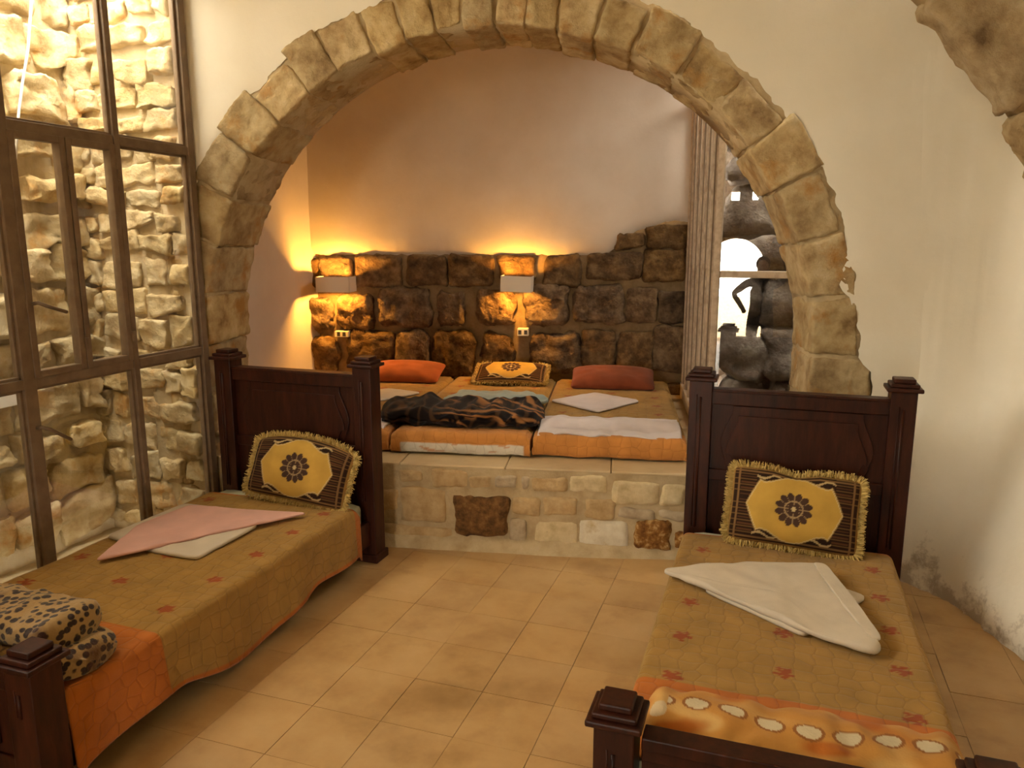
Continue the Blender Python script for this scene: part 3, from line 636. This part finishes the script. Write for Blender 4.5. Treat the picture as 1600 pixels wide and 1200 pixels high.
def spread(name, label, x0, x1, ys, ye, yb, zt, hem, mx, my, group, head=.055, seed=0, xf=None):
    """quilted bedspread: top at zt between x0..x1, hanging to hem, from head ye to foot ys; orange border below yb"""
    wd = x1-x0; rad = .035; hl = zt-hem; tot = wd+2*hl
    nu, nv = 170, 290
    def P(s, t):
        y = lerp(ys, ye, t); q = s*tot-tot/2; sg = 1 if q > 0 else -1; q = abs(q); hw = wd/2; sd = seed+(4 if sg > 0 else 0)
        arc = rad*pi/2; k0 = hw-rad
        if q <= k0: x, z, f = q, zt, 0
        elif q <= k0+arc: g = (q-k0)/rad; x, z, f = k0+rad*sin(g), zt-rad+rad*cos(g), 0
        else:
            f = min(1, (q-k0-arc)/(tot/2-k0-arc)); hz = hem+.03*nz(y*2.3, sd, 1)+.025*sin(y*5+sd)
            z = lerp(zt-rad, hz, f); x = hw+.022*f+f*(.010*sin(y*15+sd+2*nz(y*2, sd))+.018*nz(y*3.1, sd+3))
        z += .006*nz(q*sg*4, y*4, seed)*(1-f)
        dh = ye-y
        if dh < .05: z -= .035*(1-dh/.05)**2
        if y < ys+.05: z -= .02*(1-(y-ys)/.05)**2
        return Vector(((x0+x1)/2+sg*x, y, z))
    vs, fs = grid(nu, nv, P)
    col, uv = [], []
    for j in range(nv):
        for i in range(nu):
            v = vs[j*nu+i]; q = i/(nu-1)*tot; xx = x0+(q-hl); y = lerp(ys, ye, j/(nv-1))
            c = YEL
            yb2 = yb+.012*nz(xx*3, seed)
            if y < yb2: c = ORG
            elif y > ye-head+.008*nz(xx*6, 1): c = ORG
            elif q < .02 or q > tot-.02: c = ORG
            else:
                for (cx_, off) in mx:
                    ky = round((y-my-off)/.268); cy = my+off+ky*.268
                    if cy > yb2-.03 and motif(xx-cx_, y-cy): c = MOT; break
            uv.append((xx, y)); col.append(c)
    o = mesh(name, vs, fs, M_QUILT, None, col=col, uv=uv)
    md = o.modifiers.new('s', 'SOLIDIFY'); md.thickness = .008; md.offset = -1
    return tag(o, label, 'bedspread', group)
def mattress(label, x0, x1, y0, y1, z0, z1, fr=None, cat='mattress', group=None, mat=None):
    f = fr or (lambda a, b, c: Vector((a, b, c)))
    xc, yc, zc = (x0+x1)/2, (y0+y1)/2, (z0+z1)/2
    o = stone('mattress', ((x1-x0)/2, (y1-y0)/2, (z1-z0)/2), lambda a: f(xc+a.x, yc+a.y, zc+a.z), mat or M_TICK, None, n=14, rnd=.04, amp=.004, freq=5, seed=int(x0*100)+5)
    return tag(o, label, cat, group)
LX0, LX1, LYH, LYF = -2.905, -1.935, 3.43, 1.44
RX0, RX1, RYH, RYF = -.352, .61, 3.62, 1.735
bed('dark mahogany single bed by the left glazing', LX0, LX1, LYH, LYF)
bed('dark mahogany single bed by the right wall', RX0, RX1, RYH, RYF, fx=-.02)
mattress('mattress with pale green ticking on the left bed', LX0+.03, LX1-.06, LYF+.12, LYH-.01, .19, ZB-.012)
mattress('mattress with pale ticking on the right bed', RX0+.04, RX1-.08, RYF+.12, RYH-.01, .19, ZB-.012)
spread('bedspread', 'ochre quilted bedspread with orange border hanging off the left bed', LX0+.015, LX1-.03, LYF+.13, LYH-.10, 1.955, ZB, .075, [(-2.085, 0), (-2.44, .134), (-2.79, 0)], 2.11, 'quilted bedspreads', seed=1)
spread('bedspread', 'ochre quilted bedspread with orange border on the right bed', RX0+.005, RX1-.05, RYF+.13, RYH-.05, 2.235, ZB, .10, [(-.235, 0), (.10, .134), (.455, 0)], 2.53, 'quilted bedspreads', seed=5)

# ------------------------------------------------------------------ cushions
GOLD = (.56, .345, .07); DRK = (.030, .014, .009); TRM = (.30, .17, .05); LGT = (.62, .48, .24)
def cushion_pattern(x, y):
    ax_, ay = abs(x), abs(y)
    X, Y = x*.30, y*.185
    by = .90-.26*sm(.05, .45, ax_)+.16*sm(.48, .62, ax_); bx = .50+.24*(1-min(1, ay*1.25))**.9
    inside = ay < by and ax_ < bx
    e = min(by-ay, (bx-ax_)*1.5)
    if inside:
        r = hypot(X, Y*1.0); t = atan2(Y, X); rm = .084*(.80+.20*abs(cos(6*t+pi/2)))
        if r < rm:
            if r < .011: return LGT
            if abs(sin(6*t)) < .16 and r > .02 and r < .066: return (.35, .24, .12)
            if abs(r-.040) < .0035: return (.40, .28, .14)
            return (.075, .04, .028)
        if e < .045: return LGT if e > .02 else TRM
        return GOLD
    if ax_ > .95 or ay > .94: return TRM
    if abs(ax_-.87) < .018 or abs(ay-.86) < .022: return (.22, .12, .045)
    if ay > .62 and ax_ < .6: 
        if abs(sin(x*16)*.06+ .76-ay) < .03: return (.5, .36, .17)
        return DRK
    f = (y*6.5) % 1
    if f < .13: return (.17, .09, .03)
    if .4 < f < .62 and ax_ < .85: return (.11, .045, .018)
    return DRK
def cushion(label, w, h, T, place, pattern=None, mat=None, fringe=True, sag=0.0, group=None, cat='cushion', nm='cushion', dip=0.0):
    b = thing(nm, label, cat, place(Vector((0, -h/2, 0))), group)
    nu, nv = 121, 81
    def outline(x, y):   # pincushion outline
        k = 1-.05*(1-x*x)*abs(y)**3*0; X = x*w/2*(1-.05*(1-abs(y)**2)*abs(x)**3*0-.035*abs(x)*(y*y)*0); Y = y*h/2
        if y > 0: Y -= dip*(1-min(1, abs(x)/.35))*y; Y -= sag*abs(x)**2*y
        X *= 1-.04*(1-y*y)*abs(x)**4; Y *= 1-.05*(1-x*x)*abs(y)**4
        c = (abs(x)*abs(y))**6; X *= 1-.05*c; Y *= 1-.07*c
        return X, Y
    def th(x, y): return T*((1-abs(x)**2.6)*(1-abs(y)**2.6))**.5
    col = []
    def front(s, t):
        x, y = s*2-1, t*2-1; X, Y = outline(x, y)
        return place(Vector((X, Y, th(x, y)+.006*nz(x*3, y*3, w)*th(x, y)/T)))
    def back(s, t):
        x, y = s*2-1, t*2-1; X, Y = outline(x, y); return place(Vector((X, Y, -.6*th(x, y)-.001)))
    vs, fs = grid(nu, nv, front)
    if pattern: col = [pattern(i/(nu-1)*2-1, j/(nv-1)*2-1) for j in range(nv) for i in range(nu)]
    v2, f2 = grid(31, 21, back)
    k = len(vs); vs2 = vs+v2; fs2 = fs+[tuple(q+k for q in f[::-1]) for f in f2]
    if pattern: col += [DRK]*len(v2)
    mesh('cushion_cover', vs2, fs2, mat or M_PRINT, b, col=col if pattern else None)
    if fringe:
        rr = random.Random(int(w*1000)+int(h*777)); fv, ff = [], []
        per = 2800
        for i in range(per):
            p = i/per*4; sd = int(p); q = (p-sd)*2-1
            x, y = ((q, 1), (1, -q), (-q, -1), (-1, q))[sd]
            X, Y = outline(x, y); dx, dy = ((0, 1), (1, 0), (0, -1), (-1, 0))[sd]
            # lean outwards near the corners
            dx += x*abs(q)**6*.7*(sd % 2 == 0); dy += y*abs(q)**6*.7*(sd % 2 == 1)
            L_ = rr.uniform(.018, .042); jx, jy, jz = rr.uniform(-.5, .5), rr.uniform(-.5, .5), rr.uniform(-.35, .75)
            a = Vector((X-dx*.006, Y-dy*.006, rr.uniform(-.008, .010))); d = Vector((dx+jx, dy+jy, jz)).normalized()*L_
            sd_ = d.cross(Vector((rr.uniform(-1, 1), rr.uniform(-1, 1), rr.uniform(-1, 1)))).normalized()*.0028
            k = len(fv); fv += [place(a-sd_), place(a+sd_), place(a+d+sd_*.5), place(a+d-sd_*.5)]; ff.append((k, k+1, k+2, k+3))
        mesh('fringe', fv, ff, M_FRINGE, b, smooth=False, kind='stuff')
    return b
def leaned(cx, cy, cz, lean, yaw, roll=0):
    M = Matrix.Translation((cx, cy, cz)) @ Matrix.Rotation(radians(yaw), 4, 'Z') @ Matrix.Rotation(radians(90-lean), 4, 'X') @ Matrix.Rotation(radians(roll), 4, 'Z')
    return lambda p: M @ p
cushion('gold and black medallion cushion leaning on the left headboard', .60, .35, .075, leaned(-2.30, 3.325, .515, 24, 2, -5), cushion_pattern, sag=.05, group='fringed medallion cushions')
cushion('gold and black medallion cushion leaning on the right headboard', .56, .345, .07, leaned(.135, 3.50, .515, 22, 0, -2.5), cushion_pattern, dip=.02, group='fringed medallion cushions')

# ------------------------------------------------------------------ towels and folded cloths
def towel(name, label, pts, z, thick, mat, cat='towel', group=None, fr=None, wob=.006, seed=0, sub=10, edge=.02):
    f3 = fr or (lambda a, b, c: Vector((a, b, c)))
    c = Vector((sum(p[0] for p in pts)/len(pts), sum(p[1] for p in pts)/len(pts)))
    # resample the outline and wobble it
    out = []
    for i in range(len(pts)):
        a, b = Vector(pts[i]), Vector(pts[(i+1) % len(pts)]); n = max(4, int((b-a).length/.02))
        for k in range(n): out.append(a.lerp(b, k/n))
    for _ in range(2): out = [(out[i-1]+out[i]*2+out[(i+1) % len(out)])/4 for i in range(len(out))]
    out = [p+Vector((nz(p.x*14, p.y*14, seed), nz(p.x*14, p.y*14, seed+5)))*wob*.6 for p in out]
    n = len(out); vs, fs = [], []
    rings = [1.0, 1.0, .992, .965, .92, .82, .68, .5, .3, .12]
    for k, r in enumerate(rings):
        for p in out:
            q = c+(p-c)*r
            zz = z if k == 0 else z+thick*(.55 if k == 1 else .88 if k == 2 else 1)+(.0 if k < 3 else wob*nz(q.x*7, q.y*7, seed+2)+wob*.5*nz(q.x*18, q.y*18, seed))
            vs.append(f3(q.x, q.y, max(zz, z)))
    for k in range(len(rings)-1):
        for i in range(n): fs.append((k*n+i, k*n+(i+1) % n, (k+1)*n+(i+1) % n, (k+1)*n+i))
    vs.append(f3(c.x, c.y, z+thick)); fs += [((len(rings)-1)*n+i, (len(rings)-1)*n+(i+1) % n, len(vs)-1) for i in range(n)]
    fs.append(tuple(range(n))[::-1])
    return tag(mesh(name, vs, fs, mat), label, cat, group)
ZT_ = ZB+.004
towel('towel', 'white towel folded square under the pink towel on the left bed', [(-2.856, 2.575), (-2.835, 3.048), (-2.60, 3.06), (-2.278, 2.92), (-2.282, 2.501), (-2.5, 2.5)], ZT_, .014, M_WHITE_T, seed=1)
towel('towel', 'pink towel folded to a point on the left bed', [(-2.651, 2.319), (-2.80, 2.70), (-2.768, 3.019), (-2.45, 3.05), (-2.131, 3.107), (-2.42, 2.68), (-2.53, 2.50)], ZT_+.015, .010, M_PINK_T, seed=2, wob=.008)
towel('towel', 'white towel folded square beneath the pointed towel on the right bed', [(.053, 3.26), (.404, 3.032), (.167, 2.643), (-.198, 2.897)], ZT_, .014, M_WHITE_T, seed=3)
towel('towel', 'white towel folded to a long triangle on the right bed', [(-.373, 2.993), (-.18, 3.10), (-.023, 3.186), (.248, 3.258), (.33, 2.95), (.402, 2.625), (.386, 2.56), (.184, 2.639), (-.05, 2.80)], ZT_+.015, .018, M_WHITE_T, seed=4, wob=.014)

o = towel('folded_edge', '', [(.215, 3.235), (.262, 3.235), (.345, 2.94), (.41, 2.64), (.372, 2.63), (.29, 2.92)], ZT_+.034, .010, M_WHITE_T, seed=14, wob=.004)
for k in ('label', 'category'): del o[k]
setpar(o, [q for q in bpy.data.objects if q.name.startswith('towel') and 'long triangle' in q['label']][0])
def loaf(name, label, p0, p1, w, h, mat, colf=None, cat='blanket', folds=2, seed=0, nu=150, nv=60, endr=.05, wav=.012, fr=None, sq=.6):
    """soft folded bundle lying from p0 to p1 (base centre), width w, height h"""
    p0, p1 = Vector(p0), Vector(p1); d = p1-p0; Ln = d.length; t_ = d.normalized(); s_ = Vector((0, 0, 1)).cross(t_).normalized()
    vs, col = [], []
    for i in range(nu):
        a = i/(nu-1); e = min(a, 1-a)*Ln; k = sqrt(max(.0004, 1-(1-min(1, e/endr))**2)); c = p0+d*a
        for j in range(nv):
            th = 2*pi*j/nv; cx_, sz = cos(th), sin(th)
            X = abs(cx_)**sq*(1 if cx_ > 0 else -1); Z = abs(sz)**sq*(1 if sz > 0 else -1)
            z = (Z*.5+.5)*h
            crease = 1-.10*sum(math.exp(-((z/h-(q+1)/folds)/.05)**2) for q in range(folds-1)) if folds > 1 else 1
            lo = 1+.10*nz(a*5, th*.6, seed)
            x = X*w/2*crease*lo*k+wav*nz(a*9, th, seed+4)
            zz = z*(.35+.65*k)*(1+.12*nz(a*6, 2, seed+1)*(z/h)) + (wav*nz(a*13, th*1.5, seed+7) if z > .1*h else 0)
            P = c+s_*x+Vector((0, 0, max(0, zz))); vs.append(P)
            if colf: col.append(colf(a, th/(2*pi), P))
    fs = [(i*nv+j, i*nv+(j+1) % nv, (i+1)*nv+(j+1) % nv, (i+1)*nv+j) for i in range(nu-1) for j in range(nv)]
    fs += [tuple(range(nv))[::-1], tuple((nu-1)*nv+j for j in range(nv))]
    return mesh(name, vs, fs, mat, None, col=col if colf else None)
# leopard spotted fleece: spots by a voronoi in the material
def spotted():
    m, nt, p = mat_new('leopard_fleece'); L = nt.links.new; g = N(nt, 'ShaderNodeNewGeometry').outputs['Position']
    mp = N(nt, 'ShaderNodeMapping'); mp.inputs['Scale'].default_value = (1, 1, 1.2); L(g, mp.inputs[0])
    v = N(nt, 'ShaderNodeTexVoronoi', Scale=36.); v.inputs['Randomness'].default_value = .8; L(mp.outputs[0], v.inputs['Vector'])
    r = ramp(nt, [(.0, (.018, .008, .006)), (.40, (.025, .010, .007)), (.50, (.36, .23, .085))]); L(v.outputs[0], r.inputs[0])
    n1 = N(nt, 'ShaderNodeTexNoise', Scale=4., Detail=3.); L(g, n1.inputs['Vector'])
    rr_ = ramp(nt, [(.54, (0, 0, 0)), (.64, (1, 1, 1))]); L(n1.outputs[0], rr_.inputs[0])
    c = mix(nt, rr_.outputs[0], r.outputs[0], (.07, .018, .01)); L(c, p.inputs['Base Color'])
    p.inputs['Roughness'].default_value = .95; p.inputs['Sheen Weight'].default_value = .3
    n2 = N(nt, 'ShaderNodeTexNoise', Scale=140.); L(g, n2.inputs['Vector']); b = N(nt, 'ShaderNodeBump', Strength=.6, Distance=.004); L(n2.outputs[0], b.inputs['Height']); L(b.outputs[0], p.inputs['Normal'])
    return m
M_LEO = spotted()
lb = thing('blanket', 'folded leopard spotted fleece blanket at the foot of the left bed', 'blanket', (-2.45, 1.72, ZB))
for o in (loaf('lower_fold', '', (-2.88, 1.70, ZT_), (-1.985, 1.70, ZT_), .26, .085, M_LEO, seed=3, folds=2), loaf('upper_fold', '', (-2.86, 1.705, ZT_+.075), (-2.05, 1.715, ZT_+.075), .25, .10, M_LEO, seed=8, folds=1)): setpar(o, lb)
def orange_col(a, t, P):
    b = (.52, .25, .055)
    n = nz(a*7, t*9, 3); b = tuple(lerp(q, r_, sm(0, .5, n)) for q, r_ in zip(b, (.60, .36, .12)))
    n = nz(a*5, t*7, 9); b = tuple(lerp(q, r_, sm(.12, .45, n)) for q, r_ in zip(b, (.42, .13, .02)))
    hz = (P.z-ZT_)
    if t > .5 or hz < .05:
        n = nz(a*6, 1, 20); b = tuple(lerp(q, r_, sm(.0, .3, n)) for q, r_ in zip(b, (.46, .50, .18)))
    # row of pale ovals on the upper front
    k = (a*8.5) % 1-.5; yy = (P.y-(1.93+.02*sin(a*9)))/.026
    if .08 < a < .97:
        r = (k/.36)**2+yy*yy
        if r < .8: return (.62, .52, .34)
        if r < 1.35: return (.30, .12, .03)
    if (a-.055)**2/.028**2+((P.y-1.90)/.03)**2 < 1: return (.55, .42, .25)
    return b
ob = loaf('blanket', '', (-.275, 1.935, ZT_), (.525, 1.945, ZT_), .235, .118, M_FUR, orange_col, seed=12, folds=1, nu=380, nv=170, endr=.06, sq=.85)
tag(ob, 'folded orange fleece blanket with pale ovals at the foot of the right bed', 'blanket')

# ------------------------------------------------------------------ platform bedding
ZM = ZD+.135
def Av(u, v, z): return A(u, v, z)
def platbed(n, u0, u1, v0, v1, label_m, label_q, white=False):
    mattress(label_m, u0+.01, u1-.01, v0+.01, v1, ZD+.002, ZM-.012, fr=A, group='floor mattresses on the platform')
    wd = u1-u0; hl = .10; nu, nv = 90, 190; fl = .115
    tot = wd+2*hl; Lt = (v1-.02-v0)+fl
    def P(s, t):
        q = s*tot; w = t*Lt; rad = .035
        if q < hl: u = u0-.004; z = ZM-(hl-q)*1.0; ed = 1
        elif q > hl+wd: u = u1+.004; z = ZM-(q-hl-wd); ed = 1
        else: u = u0+q-hl; z = ZM; ed = 0
        e = abs(u-(u0+u1)/2)-(wd/2-rad)
        if not ed and e > 0: z -= rad-sqrt(max(0, rad*rad-e*e))
        if ed: z -= rad*.5*min(1, (ZM-z)*0+.6)
        if w < fl:
            f = 1-w/fl; z = min(z, lerp(ZM-.02, ZD+.012+.006*nz(u*9, n), f)); v = v0-.006+.008*nz(u*8, n, 2)*f-.02*sin(f*pi)*.6
        else:
            v = v0+(w-fl); dd = w-fl
            if dd < rad: z -= (rad-sqrt(max(0, rad*rad-(rad-dd)**2)))*.6
        z += .006*nz(u*5, v*5, n)+.003*nz(u*25, v*25, n)
        return A(u, v, max(z, ZD+.004))
    vs, fs = grid(nu, nv, P); col, uv = [], []
    for j in range(nv):
        for i in range(nu):
            q = i/(nu-1)*tot; w = j/(nv-1)*Lt; u = u0+q-hl
            c = YEL if w > fl+.13 else (.60, .25, .06)
            if white and w < fl*.62 and hl+.05 < q < tot-hl-.03: c = (.72, .66, .55) if nz(u*11, w*30, 2) < .3 else (.62, .36, .22)
            if c is YEL:
                for ck in range(3):
                    cx_ = u0+.12+ck*(wd-.24)/2; off = .134*(ck % 2); ky = round((w-.45-off)/.268)
                    if motif(u-cx_, w-(.45+off+ky*.268)): c = MOT
            col.append(c); uv.append((u, w))
    o = mesh('bedspread', vs, fs, M_QUILT, None, col=col, uv=uv)
    md = o.modifiers.new('s', 'SOLIDIFY'); md.thickness = .006; md.offset = -1
    tag(o, label_q, 'bedspread', 'quilted bedspreads on the platform')
platbed(1, -2.47, -1.625, .22, 2.05, 'thin floor mattress on the platform behind the left headboard', 'ochre and orange quilted cover of the platform mattress behind the left headboard')
platbed(2, -1.60, -.79, .215, 2.05, 'thin floor mattress under the striped blanket, middle of the platform', 'ochre quilted cover with white front on the middle platform mattress', True)
platbed(3, -.765, .09, .235, 2.05, 'thin floor mattress nearest the glazed corner of the platform', 'ochre quilted cover with orange front on the platform mattress nearest the glazed corner')
def flat(u, v, z, yaw=0, tilt=0, roll=0):
    M = Matrix.Translation(A(u, v, z)) @ Matrix.Rotation(AA+radians(yaw), 4, 'Z') @ Matrix.Rotation(radians(tilt), 4, 'X') @ Matrix.Rotation(radians(roll), 4, 'Y')
    return lambda p: M @ p
cushion('terracotta pillow on the platform beside the left headboard post', .62, .36, .075, flat(-1.98, 1.86, ZM+.055, 0, 14), None, M_TERRA, fringe=False, cat='pillow', nm='pillow', group='plain pillows on the platform')
cushion('russet brown pillow lying on the platform mattress nearest the glazed corner', .64, .38, .075, flat(-.33, 1.80, ZM+.055, 0, 14), None, M_MAROON, fringe=False, cat='pillow', nm='pillow', group='plain pillows on the platform')
cushion('gold and black medallion cushion lying flat in the middle of the platform', .56, .36, .07, flat(-1.12, 1.86, ZM+.06, 1, 14), cushion_pattern, group='fringed medallion cushions')
# striped blanket
def tiger(a, t, P):
    w_ = nz(P.x*5, P.y*7, P.z*6)
    s1 = sin(P.y*46+P.x*14+7*w_+9*(P.z-ZM)/.1); k = sm(.45, .95, s1)*sm(.25, .75, a+.35*nz(P.x*4, P.y*5, 9))
    k = max(k, .14*sm(.6, .95, sin(P.x*60+P.y*20+6*w_)))
    return tuple(lerp(q, r_, k) for q, r_ in zip((.010, .006, .005), (.36, .16, .05)))
def trough(i0, w_): return 0
tb = loaf('blanket', '', A(-1.76, .56, ZM), A(-.735, .565, ZM), .50, .105, M_FUR, tiger, seed=31, folds=2, nu=240, nv=110, endr=.12, wav=.035)
tag(tb, 'brown and black tiger striped fleece blanket across the middle of the platform', 'blanket')
towel('towel', 'white towel folded to a diamond on the platform near the russet pillow', [(-.749, 1.136), (-.453, 1.45), (-.139, 1.197), (-.412, .817)], ZM+.006, .012, M_LILAC_T, fr=A, seed=6)
towel('towel', 'crumpled pale blue towel behind the striped blanket', [(-1.49, 1.02), (-1.2, .96), (-.78, 1.02), (-.76, 1.14), (-1.05, 1.34), (-1.40, 1.28)], ZM+.006, .03, M_BLUE_T, fr=A, seed=7, wob=.028)
towel('towel', 'white towel folded on the platform mattress behind the left headboard', [(-2.3, 1.10), (-1.98, 1.40), (-1.70, 1.28), (-1.95, .92)], ZM+.006, .012, M_WHITE_T, fr=A, seed=8)
def sheet(name, label, u0, u1, v0, v1, seed, mat):
    def P(s, t):
        u = lerp(u0, u1, s); v = lerp(v0, v1, t)+.02*nz(u*6, seed)*(1 if t < .5 else .4)
        z = ZM+.012+.024*max(0, nz(u*10, v*6, seed)+.2)+.035*math.exp(-((t-.62)/.16)**2)*(.6+.4*nz(u*5, 3, seed))
        if t < .12: z -= .02*(1-t/.12)
        return A(u, v, z)
    vs, fs = grid(110, 40, P); o = mesh(name, vs, fs, mat); md = o.modifiers.new('s', 'SOLIDIFY'); md.thickness = .014; md.offset = -1
    return tag(o, label, 'sheet')
sheet('folded_sheet', 'pale folded sheet along the front of the platform mattress nearest the glazed corner', -.745, .07, .25, .66, 3, M_LILAC_T)
sheet('folded_sheet', 'pale folded sheet at the front of the mattress behind the left headboard', -2.42, -1.66, .24, .58, 9, M_LILAC_T)

# ------------------------------------------------------------------ wall lamps and sockets
def lamp(label, u, z, w, h, energy, tilt=0):
    v = VB-.085; d = .11
    l = thing('wall_lamp', label, 'wall lamp', A(u, v, z), 'wall lamps over the platform')
    c, s = cos(radians(tilt)), sin(radians(tilt))
    fr = lambda x, y, q: A(u+x*c-q*s, v+y, z+q*c+x*s)
    boxes('shade', [(-w/2, w/2, -d, -d+.006, -h/2, h/2), (-w/2, -w/2+.006, -d, .07, -h/2, h/2), (w/2-.006, w/2, -d, .07, -h/2, h/2)], M_SHADE, l, bevel=.002, fr=fr)
    boxes('back_plate', [(-w/2+.03, w/2-.03, .0, .08, -h/2+.02, h/2-.02)], M_SHADE, l, fr=fr)
    vs, fs = unitbox(4); mesh('bulb', [fr(*(Vector(q).normalized()*.02+Vector((0, -.05, 0)))) for q in vs], fs, M_BULB, l)
    L_ = bpy.data.lights.new('lamp_glow', 'POINT'); L_.energy = energy; L_.color = (1.0, .46, .07); L_.shadow_soft_size = .022
    o = bpy.data.objects.new('lamp_glow', L_); o.location = fr(0, -.05, 0); COL.objects.link(o); setpar(o, l)
lamp('white box wall lamp glowing near the left corner of the alcove', -2.61, 1.345, .285, .125, 190)
lamp('white box wall lamp glowing above the middle of the platform', -1.105, 1.36, .245, .125, 125, -2)
def socket(label, u, z, w=.10, h=.06):
    b = thing('wall_socket', label, 'socket', A(u, VB-.05, z), 'double wall sockets')
    p = boxes('cover_plate', [(u-w/2, u+w/2, VB-.06, VB+.02, z-h/2, z+h/2)], M_PLASTIC, b, bevel=.004, fr=A)
    for dx in (-.024, .024): boxes('socket_insert', [(u+dx-.013, u+dx+.013, VB-.064, VB-.059, z-.017, z+.017)], M_DARK, p, fr=A)
socket('double socket under the left wall lamp', -2.60, .925, .12, .05); socket('double socket under the middle wall lamp', -1.065, .965, .09, .062)

# ------------------------------------------------------------------ the photographer, seen mirrored in the glazed corner
def person():
    root = thing('person', 'person in dark clothes, one hand on hip, mirrored in the alcove glass', 'person', (0, -.36, 0))
    M_CL = cloth('dark_clothing', (.03, .027, .025), var=.1); M_SK = plain('skin', (.45, .28, .2), .6); M_HAIR = plain('dark_hair', (.02, .014, .01), .6)
    y = -.36; x = -.15
    J = {'pelvis': (x, y, .80, .145, .11), 'waist': (x, y, .95, .13, .10), 'chest': (x, y-.01, 1.10, .155, .11), 'collar': (x, y, 1.20, .09, .08), 'neck': (x, y+.01, 1.27, .05, .05), 'head': (x, y+.03, 1.36, .075, .09), 'crown': (x, y+.02, 1.47, .065, .08),
         'shl': (x-.165, y, 1.20, .055, .055), 'ell': (x-.33, y-.05, 1.06, .04, .04), 'wrl': (x-.20, y+.07, .88, .028, .028), 'hal': (x-.18, y+.07, .83, .03, .035),
         'shr': (x+.165, y, 1.175, .055, .055), 'elr': (x+.30, y+.12, 1.30, .04, .04), 'wrr': (x+.20, y+.26, 1.60, .026, .026), 'har': (x+.19, y+.28, 1.66, .032, .02),
         'hpl': (x-.085, y, .74, .085, .085), 'knl': (x-.10, y+.02, .42, .058, .058), 'anl': (x-.11, y, .07, .038, .04), 'tol': (x-.13, y+.14, .03, .035, .03),
         'hpr': (x+.085, y, .74, .085, .085), 'knr': (x+.10, y+.02, .42, .058, .058), 'anr': (x+.11, y, .07, .038, .04), 'tor': (x+.14, y+.14, .03, .035, .03)}
    E_ = [('pelvis','waist'),('waist','chest'),('chest','collar'),('collar','neck'),('neck','head'),('head','crown'),('collar','shl'),('shl','ell'),('ell','wrl'),('wrl','hal'),('collar','shr'),('shr','elr'),('elr','wrr'),('wrr','har'),('pelvis','hpl'),('hpl','knl'),('knl','anl'),('anl','tol'),('pelvis','hpr'),('hpr','knr'),('knr','anr'),('anr','tor')]
    hb = Vector(J['har'][:3]); fing = [((-.03, .02, .06), .008), ((-.01, .025, .075), .008), ((.012, .025, .07), .008), ((.03, .02, .05), .0075), ((-.045, .0, .02), .009)]
    for i, (d, r) in enumerate(fing):
        p = hb+Vector(d)*.55; q = hb+Vector(d)+Vector((-.01, .012, 0)); J['f%da' % i] = (*p, r*1.2, r*1.2); J['f%db' % i] = (*q, r, r); E_ += [('har', 'f%da' % i), ('f%da' % i, 'f%db' % i)]
    ks = list(J); m = bpy.data.meshes.new('body'); m.from_pydata([J[k][:3] for k in ks], [(ks.index(a), ks.index(b)) for a, b in E_], [])
    o = bpy.data.objects.new('body', m); COL.objects.link(o); m.materials.append(M_CL)
    md = o.modifiers.new('skin', 'SKIN')
    for i, k in enumerate(ks): m.skin_vertices[0].data[i].radius = J[k][3:]; m.skin_vertices[0].data[i].use_root = (k == 'pelvis')
    md.use_smooth_shade = True; o.modifiers.new('sub', 'SUBSURF').levels = 2; o.modifiers['sub'].render_levels = 2
    setpar(o, root)
    vs, fs = unitbox(10)
    mesh('face', [Vector((x+q.x*.066, y+.055+q.y*.06+(.018 if abs(q.x) < .12 and abs(q.z+.1) < .2 and q.y > .5 else 0), 1.385+q.z*.095)) for q in [Vector(v).normalized() for v in vs]], fs, M_SK, root)
    mesh('hair', [Vector((x+q.x*.082, y+.005+q.y*.085, 1.425+q.z*.09)) for q in [Vector(v).normalized() for v in vs]], fs, M_HAIR, root)
    tag(boxes('phone', [(-.06, .075, -.075, -.066, 1.665, 1.735)], M_DARK, bevel=.004), 'slim dark phone held up in the raised hand', 'phone')
person()
